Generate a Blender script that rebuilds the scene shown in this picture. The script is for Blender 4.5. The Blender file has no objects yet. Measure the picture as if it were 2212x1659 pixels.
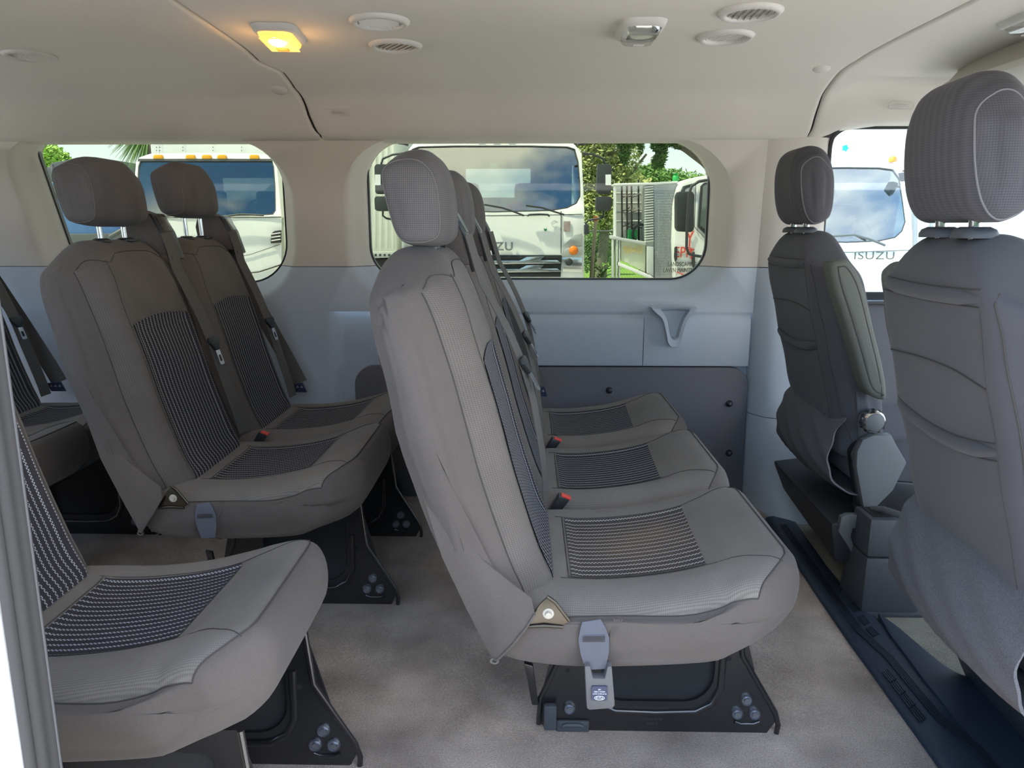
import bpy, bmesh, math, random
from mathutils import Vector, Matrix
from mathutils.bvhtree import BVHTree
random.seed(7)
S = bpy.context.scene
COL = S.collection
PI = math.pi
# ------------------------------------------------------------------ camera, sky, sun, exposure
ZC = 1.0; FPX = 1620.0; CX, CY = 1106.0, 829.5; VX, VY = 1140.0, 490.0
PITCH = math.atan((CY-VY)/FPX); YAW = math.atan((VX-CX)/(FPX/math.cos(PITCH)))
cam_d = bpy.data.cameras.new('camera'); cam = bpy.data.objects.new('camera', cam_d); COL.objects.link(cam)
cam_d.sensor_width = 36.0; cam_d.lens = 36.0*FPX/2212.0; cam_d.clip_start = .02; cam_d.clip_end = 500
cam.location = (0, 0, ZC); cam.rotation_euler = (PI/2-PITCH, 0, YAW)
S.camera = cam
FW = Vector((-math.sin(YAW)*math.cos(PITCH), math.cos(YAW)*math.cos(PITCH), -math.sin(PITCH)))
RT = Vector((math.cos(YAW), math.sin(YAW), 0)); UP = RT.cross(FW)
def W(px, py, Y):
    "point of the plane y=Y seen at photo pixel (px,py): used to take measures"
    d = FW + RT*((px-CX)/FPX) - UP*((py-CY)/FPX)
    return Vector((0, 0, ZC)) + d*(Y/d.y)

def build_world():
    w = bpy.data.worlds.new('sky'); S.world = w; w.use_nodes = True
    nt = w.node_tree; N = nt.nodes; L = nt.links; N.clear()
    out = N.new('ShaderNodeOutputWorld'); bg = N.new('ShaderNodeBackground')
    tc = N.new('ShaderNodeTexCoord'); sep = N.new('ShaderNodeSeparateXYZ'); L.new(tc.outputs['Generated'], sep.inputs[0])
    grad = N.new('ShaderNodeValToRGB'); L.new(sep.outputs[2], grad.inputs[0])
    e = grad.color_ramp.elements
    e[0].position = 0.0; e[0].color = (.80, .85, .90, 1); e[1].position = .75; e[1].color = (.05, .16, .42, 1)
    k = e.new(.25); k.color = (.22, .42, .70, 1)
    mp = N.new('ShaderNodeMapping'); mp.inputs['Scale'].default_value = (1, 1, 2.0); mp.inputs['Location'].default_value = (1.35, .8, .1)
    L.new(tc.outputs['Generated'], mp.inputs[0])
    n = N.new('ShaderNodeTexNoise'); n.inputs['Scale'].default_value = 2.3; n.inputs['Detail'].default_value = 9; n.inputs['Roughness'].default_value = .55
    L.new(mp.outputs[0], n.inputs['Vector'])
    cr = N.new('ShaderNodeValToRGB'); cr.color_ramp.elements[0].position = .50; cr.color_ramp.elements[1].position = .60
    L.new(n.outputs[0], cr.inputs[0])
    mix = N.new('ShaderNodeMix'); mix.data_type = 'RGBA'; L.new(cr.outputs[0], mix.inputs[0]); L.new(grad.outputs[0], mix.inputs[6])
    mix.inputs[7].default_value = (.98, .97, .95, 1)
    L.new(mix.outputs[2], bg.inputs[0]); bg.inputs[1].default_value = 1.45
    L.new(bg.outputs[0], out.inputs[0])
build_world()
sun_d = bpy.data.lights.new('sun', 'SUN'); sun = bpy.data.objects.new('sun', sun_d); COL.objects.link(sun)
sun_d.energy = 5.5; sun_d.angle = math.radians(1.2); sun_d.color = (1, .95, .87)
sun.rotation_euler = Vector((-.46, -.17, .87)).to_track_quat('Z', 'Y').to_euler()     # high, from the rear of the van
vs = S.view_settings; vs.view_transform = 'Standard'; vs.look = 'None'; vs.gamma = 1; vs.use_curve_mapping = False
vs.exposure = 2.1

# ------------------------------------------------------------------ materials
def M(name, col, rough=.6, metal=0., bump=None, var=None, spec=.5, emit=None, coat=0., sheen=0., grain=None):
    m = bpy.data.materials.new(name); m.use_nodes = True
    nt = m.node_tree; N = nt.nodes; L = nt.links; b = N['Principled BSDF']
    b.inputs['Base Color'].default_value = (*col, 1); b.inputs['Roughness'].default_value = rough
    b.inputs['Metallic'].default_value = metal; b.inputs['Specular IOR Level'].default_value = spec
    b.inputs['Coat Weight'].default_value = coat; b.inputs['Sheen Weight'].default_value = sheen
    tc = N.new('ShaderNodeTexCoord')
    if var:   # (scale, amount, second colour)
        n = N.new('ShaderNodeTexNoise'); n.inputs['Scale'].default_value = var[0]; n.inputs['Detail'].default_value = 5
        L.new(tc.outputs['Object'], n.inputs['Vector'])
        r = N.new('ShaderNodeValToRGB'); r.color_ramp.elements[0].position = .5-.5*var[1]; r.color_ramp.elements[1].position = .5+.5*var[1]
        r.color_ramp.elements[0].color = (*col, 1); r.color_ramp.elements[1].color = (*var[2], 1)
        L.new(n.outputs[0], r.inputs[0]); L.new(r.outputs[0], b.inputs['Base Color'])
    if grain and var:   # fine speckle of the pile: (scale, amount)
        g = N.new('ShaderNodeTexNoise'); g.inputs['Scale'].default_value = grain[0]; g.inputs['Detail'].default_value = 2; L.new(tc.outputs['Object'], g.inputs['Vector'])
        f = math_node(nt, 'ADD', math_node(nt, 'MULTIPLY', math_node(nt, 'SUBTRACT', g.outputs[0], .5), grain[1]*4), 1.0)
        vm = N.new('ShaderNodeVectorMath'); vm.operation = 'SCALE'; L.new(r.outputs[0], vm.inputs[0]); L.new(f, vm.inputs['Scale']); L.new(vm.outputs[0], b.inputs['Base Color'])
    if bump:  # (scale, strength, distance)
        n = N.new('ShaderNodeTexNoise'); n.inputs['Scale'].default_value = bump[0]; n.inputs['Detail'].default_value = 3
        L.new(tc.outputs['Object'], n.inputs['Vector'])
        bu = N.new('ShaderNodeBump'); bu.inputs['Strength'].default_value = bump[1]; bu.inputs['Distance'].default_value = bump[2]
        L.new(n.outputs[0], bu.inputs['Height']); L.new(bu.outputs[0], b.inputs['Normal'])
    if emit: b.inputs['Emission Color'].default_value = (*emit[0], 1); b.inputs['Emission Strength'].default_value = emit[1]
    return m

def math_node(nt, op, a, b=None, c=None):
    n = nt.nodes.new('ShaderNodeMath'); n.operation = op
    for i, v in enumerate((a, b, c)):
        if v is None: continue
        if isinstance(v, (int, float)): n.inputs[i].default_value = v
        else: nt.links.new(v, n.inputs[i])
    return n.outputs[0]

def weave(name, dark, light, p1, p2, ax=(1, 2), mixn=.5):
    "woven cloth: fine ribs crossed by finer threads, from object coordinates"
    m = M(name, dark, .95, spec=.15, sheen=.08); nt = m.node_tree; L = nt.links; N = nt.nodes; b = N['Principled BSDF']
    tc = N.new('ShaderNodeTexCoord'); s = N.new('ShaderNodeSeparateXYZ'); L.new(tc.outputs['Object'], s.inputs[0])
    a1 = math_node(nt, 'SINE', math_node(nt, 'MULTIPLY', s.outputs[ax[1]], 2*PI/p1))
    a2 = math_node(nt, 'SINE', math_node(nt, 'MULTIPLY', s.outputs[ax[0]], 2*PI/p2))
    h = math_node(nt, 'ADD', math_node(nt, 'MULTIPLY', a1, .16), math_node(nt, 'MULTIPLY', a2, .13))
    h = math_node(nt, 'ADD', h, .5)
    n = N.new('ShaderNodeTexNoise'); n.inputs['Scale'].default_value = 9; n.inputs['Detail'].default_value = 4; L.new(tc.outputs['Object'], n.inputs['Vector'])
    h2 = math_node(nt, 'ADD', h, math_node(nt, 'MULTIPLY', math_node(nt, 'SUBTRACT', n.outputs[0], .5), .5))
    mx = N.new('ShaderNodeMix'); mx.data_type = 'RGBA'; mx.clamp_factor = True; L.new(h2, mx.inputs[0])
    mx.inputs[6].default_value = (*dark, 1); mx.inputs[7].default_value = (*light, 1); L.new(mx.outputs[2], b.inputs['Base Color'])
    bu = N.new('ShaderNodeBump'); bu.inputs['Strength'].default_value = .25; bu.inputs['Distance'].default_value = .0006
    L.new(h, bu.inputs['Height']); L.new(bu.outputs[0], b.inputs['Normal'])
    return m

def stripe_mat(name, base, dash, stain=False):
    m = M(name, base, .95, spec=.1); nt = m.node_tree; L = nt.links; N = nt.nodes; b = N['Principled BSDF']
    uv = N.new('ShaderNodeUVMap'); uv.uv_map = 'UVMap'; s = N.new('ShaderNodeSeparateXYZ'); L.new(uv.outputs[0], s.inputs[0])
    fu = math_node(nt, 'FRACT', math_node(nt, 'DIVIDE', s.outputs[0], .0163))
    rows = None
    for k, (c, w) in enumerate(((.40, .068), (.565, .068))):
        inr = math_node(nt, 'LESS_THAN', math_node(nt, 'ABSOLUTE', math_node(nt, 'SUBTRACT', fu, c)), w)
        fv = math_node(nt, 'FRACT', math_node(nt, 'ADD', math_node(nt, 'DIVIDE', s.outputs[1], .0062), .5*k))
        d = math_node(nt, 'MULTIPLY', inr, math_node(nt, 'LESS_THAN', fv, .58))
        rows = d if rows is None else math_node(nt, 'MAXIMUM', rows, d)
    mx = N.new('ShaderNodeMix'); mx.data_type = 'RGBA'; L.new(rows, mx.inputs[0])
    mx.inputs[6].default_value = (*base, 1); mx.inputs[7].default_value = (*dash, 1)
    # fine ribs between the dashed lines
    rib = math_node(nt, 'SINE', math_node(nt, 'MULTIPLY', s.outputs[1], 2*PI/.0026))
    ribf = math_node(nt, 'ADD', math_node(nt, 'MULTIPLY', rib, .12), 1.0)
    vm = N.new('ShaderNodeVectorMath'); vm.operation = 'SCALE'; L.new(mx.outputs[2], vm.inputs[0]); L.new(ribf, vm.inputs['Scale'])
    last = vm.outputs[0]
    if stain:
        g = N.new('ShaderNodeTexNoise'); g.inputs['Scale'].default_value = 9; L.new(uv.outputs[0], g.inputs['Vector'])
        du = math_node(nt, 'DIVIDE', math_node(nt, 'SUBTRACT', s.outputs[0], .15), .075)
        dv = math_node(nt, 'DIVIDE', math_node(nt, 'SUBTRACT', s.outputs[1], .15), .085)
        r = math_node(nt, 'ADD', math_node(nt, 'MULTIPLY', du, du), math_node(nt, 'MULTIPLY', dv, dv))
        f = math_node(nt, 'MULTIPLY', math_node(nt, 'POWER', 2.7, math_node(nt, 'MULTIPLY', r, -1.)), math_node(nt, 'MULTIPLY', g.outputs[0], .62))
        m2 = N.new('ShaderNodeMix'); m2.data_type = 'RGBA'; m2.clamp_factor = True; L.new(f, m2.inputs[0]); L.new(last, m2.inputs[6])
        m2.inputs[7].default_value = (.30, .20, .12, 1); last = m2.outputs[2]
    L.new(last, b.inputs['Base Color'])
    return m

def glass_mat(name, tint, refl=.06, rcol=(1, 1, 1)):
    m = bpy.data.materials.new(name); m.use_nodes = True; nt = m.node_tree; N = nt.nodes; L = nt.links; N.clear()
    o = N.new('ShaderNodeOutputMaterial'); t = N.new('ShaderNodeBsdfTransparent'); t.inputs[0].default_value = (*tint, 1)
    g = N.new('ShaderNodeBsdfGlossy'); g.inputs['Roughness'].default_value = .02; g.inputs[0].default_value = (*rcol, 1)
    mx = N.new('ShaderNodeMixShader'); mx.inputs[0].default_value = refl
    L.new(t.outputs[0], mx.inputs[1]); L.new(g.outputs[0], mx.inputs[2]); L.new(mx.outputs[0], o.inputs[0]); return m

FAB = M('smooth_cloth', (.092, .080, .074), .95, bump=(900, .25, .0006), grain=(700, .12), var=(7, .9, (.122, .107, .099)), spec=.15, sheen=.1)
WEA = weave('woven_cloth', (.066, .058, .053), (.180, .160, .147), .0031, .0031)
WEAT = weave('woven_cloth_top', (.098, .089, .080), (.225, .206, .186), .0031, .0031, (0, 1))
WEAH = weave('woven_cloth_head', (.048, .044, .045), (.135, .124, .122), .0034, .0034)
WEAS = weave('woven_cloth_side', (.050, .046, .047), (.150, .138, .136), .0034, .0034, (0, 2))
FABD = M('front_seat_cloth', (.062, .062, .070), .95, bump=(900, .25, .0006), var=(7, .9, (.082, .081, .090)), spec=.15, sheen=.1)
FELT = M('felt_flap', (.10, .098, .106), 1., bump=(700, .5, .001), grain=(600, .2), var=(300, .8, (.14, .138, .148)), spec=.05)
STR = stripe_mat('striped_cloth', (.042, .040, .045), (.40, .41, .45))
STRS = stripe_mat('striped_cloth_stained', (.062, .057, .055), (.46, .45, .45), True)
SEAM = M('stitch_thread', (.050, .044, .041), .9)
SEAML = M('stitch_light', (.13, .12, .115), .9)
HEAD = M('headliner', (.56, .53, .48), .95, bump=(1200, .12, .0005), spec=.1)
PILL = M('beige_trim', (.56, .525, .475), .75, bump=(700, .15, .0004), spec=.25)
BLUE = M('blue_grey_trim', (.44, .49, .54), .6, bump=(700, .2, .0004), spec=.35)
KICK = M('charcoal_panel', (.125, .122, .135), .65, bump=(900, .25, .0004), spec=.35)
BLK = M('black_plastic', (.018, .02, .024), .5, bump=(900, .2, .0004))
BLKS = M('satin_black_plastic', (.022, .023, .026), .32)
GRN = M('grey_green_plastic', (.105, .115, .118), .55, bump=(900, .3, .0005))
DARKB = M('console_plastic', (.050, .056, .066), .55, bump=(900, .3, .0005))
GLB = M('gloss_black_metal', (.012, .012, .014), .28, spec=.8, coat=.4)
CHR = M('chrome', (.75, .75, .76), .15, metal=1)
STEEL = M('brushed_steel', (.10, .09, .075), .35, metal=1)
BOLT = M('bolt_zinc', (.34, .36, .41), .35, metal=.9, bump=(300, .5, .001))
BELT = M('belt_webbing', (.105, .098, .092), .75, bump=(500, .3, .0006), spec=.3)
BELTB = M('belt_webbing_blue', (.095, .10, .125), .6, bump=(500, .4, .0006), spec=.4)
BUCK = M('buckle_plastic', (.11, .11, .114), .55, bump=(900, .2, .0003))
RED = M('red_button', (.75, .06, .04), .4)
LBL = M('label_navy', (.035, .045, .09), .4)
INK = M('label_ink', (.7, .72, .78), .5)
CARP = M('carpet', (.235, .19, .157), 1., bump=(420, .9, .004), grain=(330, .32), var=(5.5, .42, (.50, .425, .36)), spec=.05, sheen=.15)
CARP2 = M('cab_carpet', (.19, .18, .155), 1., bump=(420, .9, .004), grain=(330, .3), var=(8, .5, (.30, .29, .24)), spec=.05)
NAVY = M('sill_plastic', (.022, .030, .048), .42, bump=(500, .15, .0004))
NAVYR = M('sill_rib_dark', (.014, .018, .028), .5)
RUB = M('rubber_seal', (.045, .043, .043), .7)
WHT = M('white_paint', (.80, .81, .80), .25, coat=.4)
GVEN = M('vent_plastic', (.50, .48, .45), .5)
HOLE = M('dark_hole', (.012, .012, .014), .9)
GTINT = glass_mat('privacy_glass', (.475, .49, .425), .012)
GCLR = glass_mat('clear_glass', (.72, .77, .77), .04)
LENS = glass_mat('lamp_lens', (.85, .86, .84), .25)
AMB_ON = M('lit_amber_lens', (1, .55, .15), .3, emit=((1, .50, .10), .30))
BULB = M('bulb_glow', (1, .8, .5), .3, emit=((1, .78, .36), 1.1))

# ------------------------------------------------------------------ object helpers
def link(name, me, mat, parent=None):
    o = bpy.data.objects.new(name, me); COL.objects.link(o)
    if mat is not None and len(me.materials) == 0: me.materials.append(mat)
    if parent: o.parent = parent
    return o
def tag(o, label=None, cat=None, group=None, kind=None):
    if label: o['label'] = label
    if cat: o['category'] = cat
    if group: o['group'] = group
    if kind: o['kind'] = kind
    return o
def empty(name, loc, label, cat, group=None, rz=0):
    o = bpy.data.objects.new(name, None); COL.objects.link(o); o.location = loc; o.rotation_euler = (0, 0, rz); o.empty_display_size = .1
    return tag(o, label, cat, group)
def copy_tree(o, parent=None):
    c = o.copy(); COL.objects.link(c); c.parent = parent
    for ch in list(o.children): copy_tree(ch, c)
    return c

class MB:
    def __init__(s): s.v = []; s.f = []; s.uv = None
    def add(s, vs_, fs):
        k = len(s.v); s.v += [tuple(p) for p in vs_]; s.f += [tuple(i+k for i in f) for f in fs]; return s
    def box(s, a, b, rot=None, c=None):
        x0, y0, z0 = a; x1, y1, z1 = b
        p = [Vector(q) for q in ((x0,y0,z0),(x1,y0,z0),(x1,y1,z0),(x0,y1,z0),(x0,y0,z1),(x1,y0,z1),(x1,y1,z1),(x0,y1,z1))]
        if rot is not None:
            c = c or (Vector(a)+Vector(b))/2; p = [rot @ (q-c) + c for q in p]
        return s.add(p, [(0,3,2,1),(4,5,6,7),(0,1,5,4),(1,2,6,5),(2,3,7,6),(3,0,4,7)])
    def hexa(s, p8): return s.add(p8, [(0,3,2,1),(4,5,6,7),(0,1,5,4),(1,2,6,5),(2,3,7,6),(3,0,4,7)])
    def tube(s, path, r, n=8, caps=True):
        path = [Vector(p) for p in path]; m = len(path); rs = r if isinstance(r, (list, tuple)) else [r]*m
        rings = []; up = None
        for i, p in enumerate(path):
            t = (path[min(i+1, m-1)]-path[max(i-1, 0)])
            t = t.normalized() if t.length > 1e-9 else Vector((0, 0, 1))
            if up is None: up = Vector((0, 0, 1)) if abs(t.z) < .9 else Vector((1, 0, 0))
            a = t.cross(up)
            if a.length < 1e-6: a = t.orthogonal()
            a.normalize(); b = a.cross(t).normalized(); up = b
            rings.append([p + a*rs[i]*math.cos(2*PI*k/n) + b*rs[i]*math.sin(2*PI*k/n) for k in range(n)])
        vs_ = [q for R in rings for q in R]; fs = []
        for i in range(m-1):
            for k in range(n): fs.append((i*n+k, i*n+(k+1) % n, (i+1)*n+(k+1) % n, (i+1)*n+k))
        if caps: fs += [tuple(range(n))[::-1], tuple((m-1)*n+k for k in range(n))]
        return s.add(vs_, fs)
    def prism(s, poly, axis, a, b):
        "poly in the two other axes extruded along axis (0,1,2) from a to b"
        def mk(p, h):
            q = list(p); q.insert(axis, h); return q
        n = len(poly); vs_ = [mk(p, a) for p in poly]+[mk(p, b) for p in poly]
        fs = [tuple(range(n))[::-1], tuple(range(n, 2*n))]+[(i, (i+1) % n, n+(i+1) % n, n+i) for i in range(n)]
        return s.add(vs_, fs)
    def ringplate(s, outer, inner, axis, a, b):
        n = len(outer)
        def mk(p, h):
            q = list(p); q.insert(axis, h); return q
        vs_ = [mk(p, a) for p in outer]+[mk(p, a) for p in inner]+[mk(p, b) for p in outer]+[mk(p, b) for p in inner]; fs = []
        for i in range(n):
            j = (i+1) % n
            fs += [(i, j, n+j, n+i), (2*n+i, 3*n+i, 3*n+j, 2*n+j), (i, 2*n+i, 2*n+j, j), (n+i, n+j, 3*n+j, 3*n+i)]
        return s.add(vs_, fs)
    def lathe(s, prof, c, axis='Z', n=28, sx=1, sy=1, close=True):
        vs_ = []; m = len(prof)
        for k in range(n):
            a = 2*PI*k/n
            for r, h in prof:
                u, v = r*math.cos(a)*sx, r*math.sin(a)*sy
                if axis == 'Z': q = (c[0]+u, c[1]+v, c[2]+h)
                elif axis == 'Y': q = (c[0]+u, c[1]+h, c[2]+v)
                else: q = (c[0]+h, c[1]+u, c[2]+v)
                vs_.append(q)
        fs = []
        for k in range(n):
            for i in range(m-1): fs.append((k*m+i, k*m+i+1, ((k+1) % n)*m+i+1, ((k+1) % n)*m+i))
        if close: fs += [tuple(k*m for k in range(n))[::-1], tuple(k*m+m-1 for k in range(n))]
        return s.add(vs_, fs)
    def ribbon(s, path, wdir, w, t=.0018):
        path = [Vector(p) for p in path]; m = len(path); vs_ = []
        for i, p in enumerate(path):
            d = (path[min(i+1, m-1)]-path[max(i-1, 0)]).normalized()
            wd = Vector(wdir[i] if isinstance(wdir, list) else wdir); wd = (wd-d*wd.dot(d)).normalized(); nn = d.cross(wd)
            ww = w[i] if isinstance(w, list) else w
            vs_ += [p-wd*ww/2-nn*t/2, p+wd*ww/2-nn*t/2, p+wd*ww/2+nn*t/2, p-wd*ww/2+nn*t/2]
        fs = [(0, 1, 2, 3), (4*m-4, 4*m-1, 4*m-2, 4*m-3)]
        for i in range(m-1):
            for k in range(4): fs.append((i*4+k, i*4+(k+1) % 4, (i+1)*4+(k+1) % 4, (i+1)*4+k))
        return s.add(vs_, fs)
    def mesh(s, smooth=None, bevel=0, name='mesh'):
        bm = bmesh.new(); vv = [bm.verts.new(p) for p in s.v]
        for f in s.f:
            try: bm.faces.new([vv[i] for i in f])
            except ValueError: pass
        bmesh.ops.recalc_face_normals(bm, faces=bm.faces)
        if bevel:
            ed = [e for e in bm.edges if len(e.link_faces) == 2 and e.calc_face_angle(0) > .5]
            bmesh.ops.bevel(bm, geom=ed, offset=bevel, segments=2, affect='EDGES', profile=.6, clamp_overlap=True)
        if smooth is not None:
            for f in bm.faces: f.smooth = True
            for e in bm.edges:
                if len(e.link_faces) == 2 and e.calc_face_angle(0) > smooth: e.smooth = False
        me = bpy.data.meshes.new(name); bm.to_mesh(me); bm.free(); return me
    def build(s, name, mat, parent=None, smooth=.6, bevel=0):
        return link(name, s.mesh(smooth, bevel, name), mat, parent)

def rrect(x0, y0, x1, y1, r, n=6):
    rs = r if isinstance(r, (list, tuple)) else [r]*4; out = []
    for (cx, cy, a0, q) in ((x1-rs[0], y1-rs[0], 0, rs[0]), (x0+rs[1], y1-rs[1], PI/2, rs[1]), (x0+rs[2], y0+rs[2], PI, rs[2]), (x1-rs[3], y0+rs[3], 1.5*PI, rs[3])):
        for k in range(n+1):
            a = a0+PI/2*k/n; out.append((cx+q*math.cos(a), cy+q*math.sin(a)))
    return out
def catmull(pts, per=6, closed=True):
    P = [Vector(p) for p in pts]; n = len(P); out = []
    for i in range(n if closed else n-1):
        g = (lambda k: P[k % n]) if closed else (lambda k: P[max(0, min(n-1, k))])
        p0, p1, p2, p3 = g(i-1), g(i), g(i+1), g(i+2)
        for k in range(per):
            t = k/per
            out.append(.5*((2*p1)+(p2-p0)*t+(2*p0-5*p1+4*p2-p3)*t*t+(3*p1-p0-3*p2+p3)*t**3))
    if not closed: out.append(P[-1])
    return out
def lerp_tab(tab, z):
    if z <= tab[0][0]: return tab[0][1]
    for (a, b), (c, d) in zip(tab, tab[1:]):
        if z <= c: return b+(d-b)*(z-a)/(c-a)
    return tab[-1][1]
def sstep(t): t = max(0., min(1., t)); return t*t*(3-2*t)

def loft(prof, y0, y1, r, nc=6, nm=14, dome=.006, warp=None, rfun=None):
    "closed side outline (x,z) swept along y with rounded ends: a cushion"
    P = [Vector((p[0], p[1])) for p in prof]; n = len(P)
    area = sum(P[i].x*P[(i+1) % n].y-P[(i+1) % n].x*P[i].y for i in range(n))
    sg = 1 if area > 0 else -1; nrm = []
    for i in range(n):
        t = (P[(i+1) % n]-P[i-1]).normalized(); nrm.append(Vector((-t.y, t.x))*sg)
    c = sum(P, Vector((0, 0)))/n
    st = []
    for k in range(nc+1):
        a = PI/2*k/nc; st.append((y0+r*(1-math.cos(a)), r*(1-math.sin(a))))
    for k in range(1, nm): st.append((y0+r+(y1-y0-2*r)*k/nm, 0))
    for k in range(nc+1):
        a = PI/2*k/nc; st.append((y1-r*(1-math.sin(a)), r*(1-math.cos(a))))
    rings = []
    rk = [rfun(p.x, p.y) if rfun else 1. for p in P]
    def ring(y, d, s): return [Vector((c.x+(p.x+m.x*d*k-c.x)*s, y, c.y+(p.y+m.y*d*k-c.y)*s)) for p, m, k in zip(P, nrm, rk)]
    for s, dy in ((.3, 1), (.6, .8), (.85, .4)): rings.append(ring(y0-dome*dy, r, s))
    for y, d in st: rings.append(ring(y, d, 1))
    for s, dy in ((.85, .4), (.6, .8), (.3, 1)): rings.append(ring(y1+dome*dy, r, s))
    v = [q for R in rings for q in R]; f = []
    for i in range(len(rings)-1):
        for k in range(n): f.append((i*n+k, i*n+(k+1) % n, (i+1)*n+(k+1) % n, (i+1)*n+k))
    v.append(Vector((c.x, y0-dome*1.05, c.y))); v.append(Vector((c.x, y1+dome*1.05, c.y)))
    L_ = (len(rings)-1)*n
    for k in range(n): f.append((len(v)-2, (k+1) % n, k)); f.append((len(v)-1, L_+k, L_+(k+1) % n))
    if warp: v = [Vector(warp(q.x, q.y, q.z)) for q in v]
    b = MB(); b.v = [tuple(q) for q in v]; b.f = f
    return b
def soft(b, name, mat, parent): return link(name, b.mesh(1.2, 0, name), mat, parent)
def bvh_of(b): return BVHTree.FromPolygons([Vector(p) for p in b.v], b.f)
def cast(bvh, o, d, off=.0015, back=1.0):
    o = Vector(o); d = Vector(d).normalized(); h = bvh.ray_cast(o-d*back, d)
    if h[0] is None: return None
    n = h[1] if h[1].dot(d) < 0 else -h[1]
    return h[0]+n*off
def seam(b, bvh, pts, d, r=.0016, off=.0008, per=6):
    "stitched seam: cord laid on the surface along pts cast in direction d"
    run = []
    for p in catmull(pts, per, False):
        q = cast(bvh, p, d, off)
        if q is None:
            if len(run) > 2: b.tube(run, r*.7, 5)
            run = []
        else: run.append(q)
    if len(run) > 2: b.tube(run, r*.7, 5)
def patch(bvh, fn, d, nu, nv, wu, wv, off=.002):
    "cloth panel laid on a surface; fn(u,v) gives the origin; UVs in metres"
    v = []; ok = True
    for j in range(nv+1):
        for i in range(nu+1):
            o = fn(i/nu, j/nv); q = cast(bvh, o, d, off)
            if q is None: q = Vector(o)
            v.append(q)
    f = [(j*(nu+1)+i, j*(nu+1)+i+1, (j+1)*(nu+1)+i+1, (j+1)*(nu+1)+i) for j in range(nv) for i in range(nu)]
    me = bpy.data.meshes.new('panel'); me.from_pydata(v, [], f)
    uv = me.uv_layers.new(name='UVMap')
    for p in me.polygons:
        p.use_smooth = True
        for li, vi in zip(p.loop_indices, p.vertices):
            uv.data[li].uv = ((vi % (nu+1))/nu*wu, (vi//(nu+1))/nv*wv)
    return me
def text_mesh(txt, size, depth=.004, spacing=1.0, bold=0.):
    c = bpy.data.curves.new('lettering', 'FONT'); c.offset = bold*size; c.body = txt; c.size = size; c.extrude = depth; c.align_x = 'CENTER'; c.align_y = 'CENTER'; c.space_character = spacing
    o = bpy.data.objects.new('t', c); COL.objects.link(o)
    dg = bpy.context.evaluated_depsgraph_get(); me = bpy.data.meshes.new_from_object(o.evaluated_get(dg)); bpy.data.objects.remove(o)
    return me
def text(name, txt, size, loc, rot, mat, parent, depth=.004, spacing=1.0, sx=1.0, bold=0.):
    me = text_mesh(txt, size, depth, spacing, bold); o = link(name, me, mat, parent)
    if parent: loc = Vector(loc)-parent.location
    o.location = loc; o.rotation_euler = rot; o.scale = (sx, 1, 1); return o

# ------------------------------------------------------------------ van shell
def structure(o, label=None): o['kind'] = 'structure'; o['label'] = label if label else o.name; return o
def grid_obj(name, fn, nu, nv, mat, parent=None, thick=None, smooth=.7):
    b = MB(); v = [fn(i/nu, j/nv) for j in range(nv+1) for i in range(nu+1)]
    b.add(v, [(j*(nu+1)+i, j*(nu+1)+i+1, (j+1)*(nu+1)+i+1, (j+1)*(nu+1)+i) for j in range(nv) for i in range(nu)])
    return b.build(name, mat, parent, smooth)

# floor carpet of the passenger space
fl = grid_obj('floor', lambda u, v: (-2.65+u*3.50, .66+v*2.14, .006*math.sin(u*23)*math.sin(v*11)*.3), 70, 40, CARP); structure(fl, 'grey brown carpet covering the van floor')
fb = MB().box((-2.7, .60, -.09), (2.3, 2.84, -.012)).build('floor_pan', BLK, fl)
# ceiling: three moulded headliner panels meeting at two open seams
PROF = [(.60, 1.275), (.625, 1.285), (.64, 1.33), (.67, 1.40), (.72, 1.445), (.80, 1.478), (.95, 1.497), (1.3, 1.5), (1.7, 1.5), (2.1, 1.5), (2.3, 1.498), (2.42, 1.488), (2.5, 1.472), (2.58, 1.449), (2.625, 1.425),
        (2.648, 1.395), (2.662, 1.36), (2.672, 1.325), (2.682, 1.305), (2.70, 1.292), (2.74, 1.289), (2.80, 1.291)]
PC = [Vector((p[0], p[1])) for p in PROF]; PC = catmull([(p.x, p.y) for p in PC], 3, False)
SL = [(.6, -.80), (1.8, -.805), (2.3, -.818), (2.42, -.822), (2.5, -.775), (2.6, -.77), (2.66, -.745), (2.682, -.716), (2.8, -.70)]
SR = [(.6, 1.0), (1.8, 1.008), (2.3, 1.0), (2.42, .99), (2.5, .973), (2.6, .973), (2.65, .967), (2.682, .954), (2.8, .945)]
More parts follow.
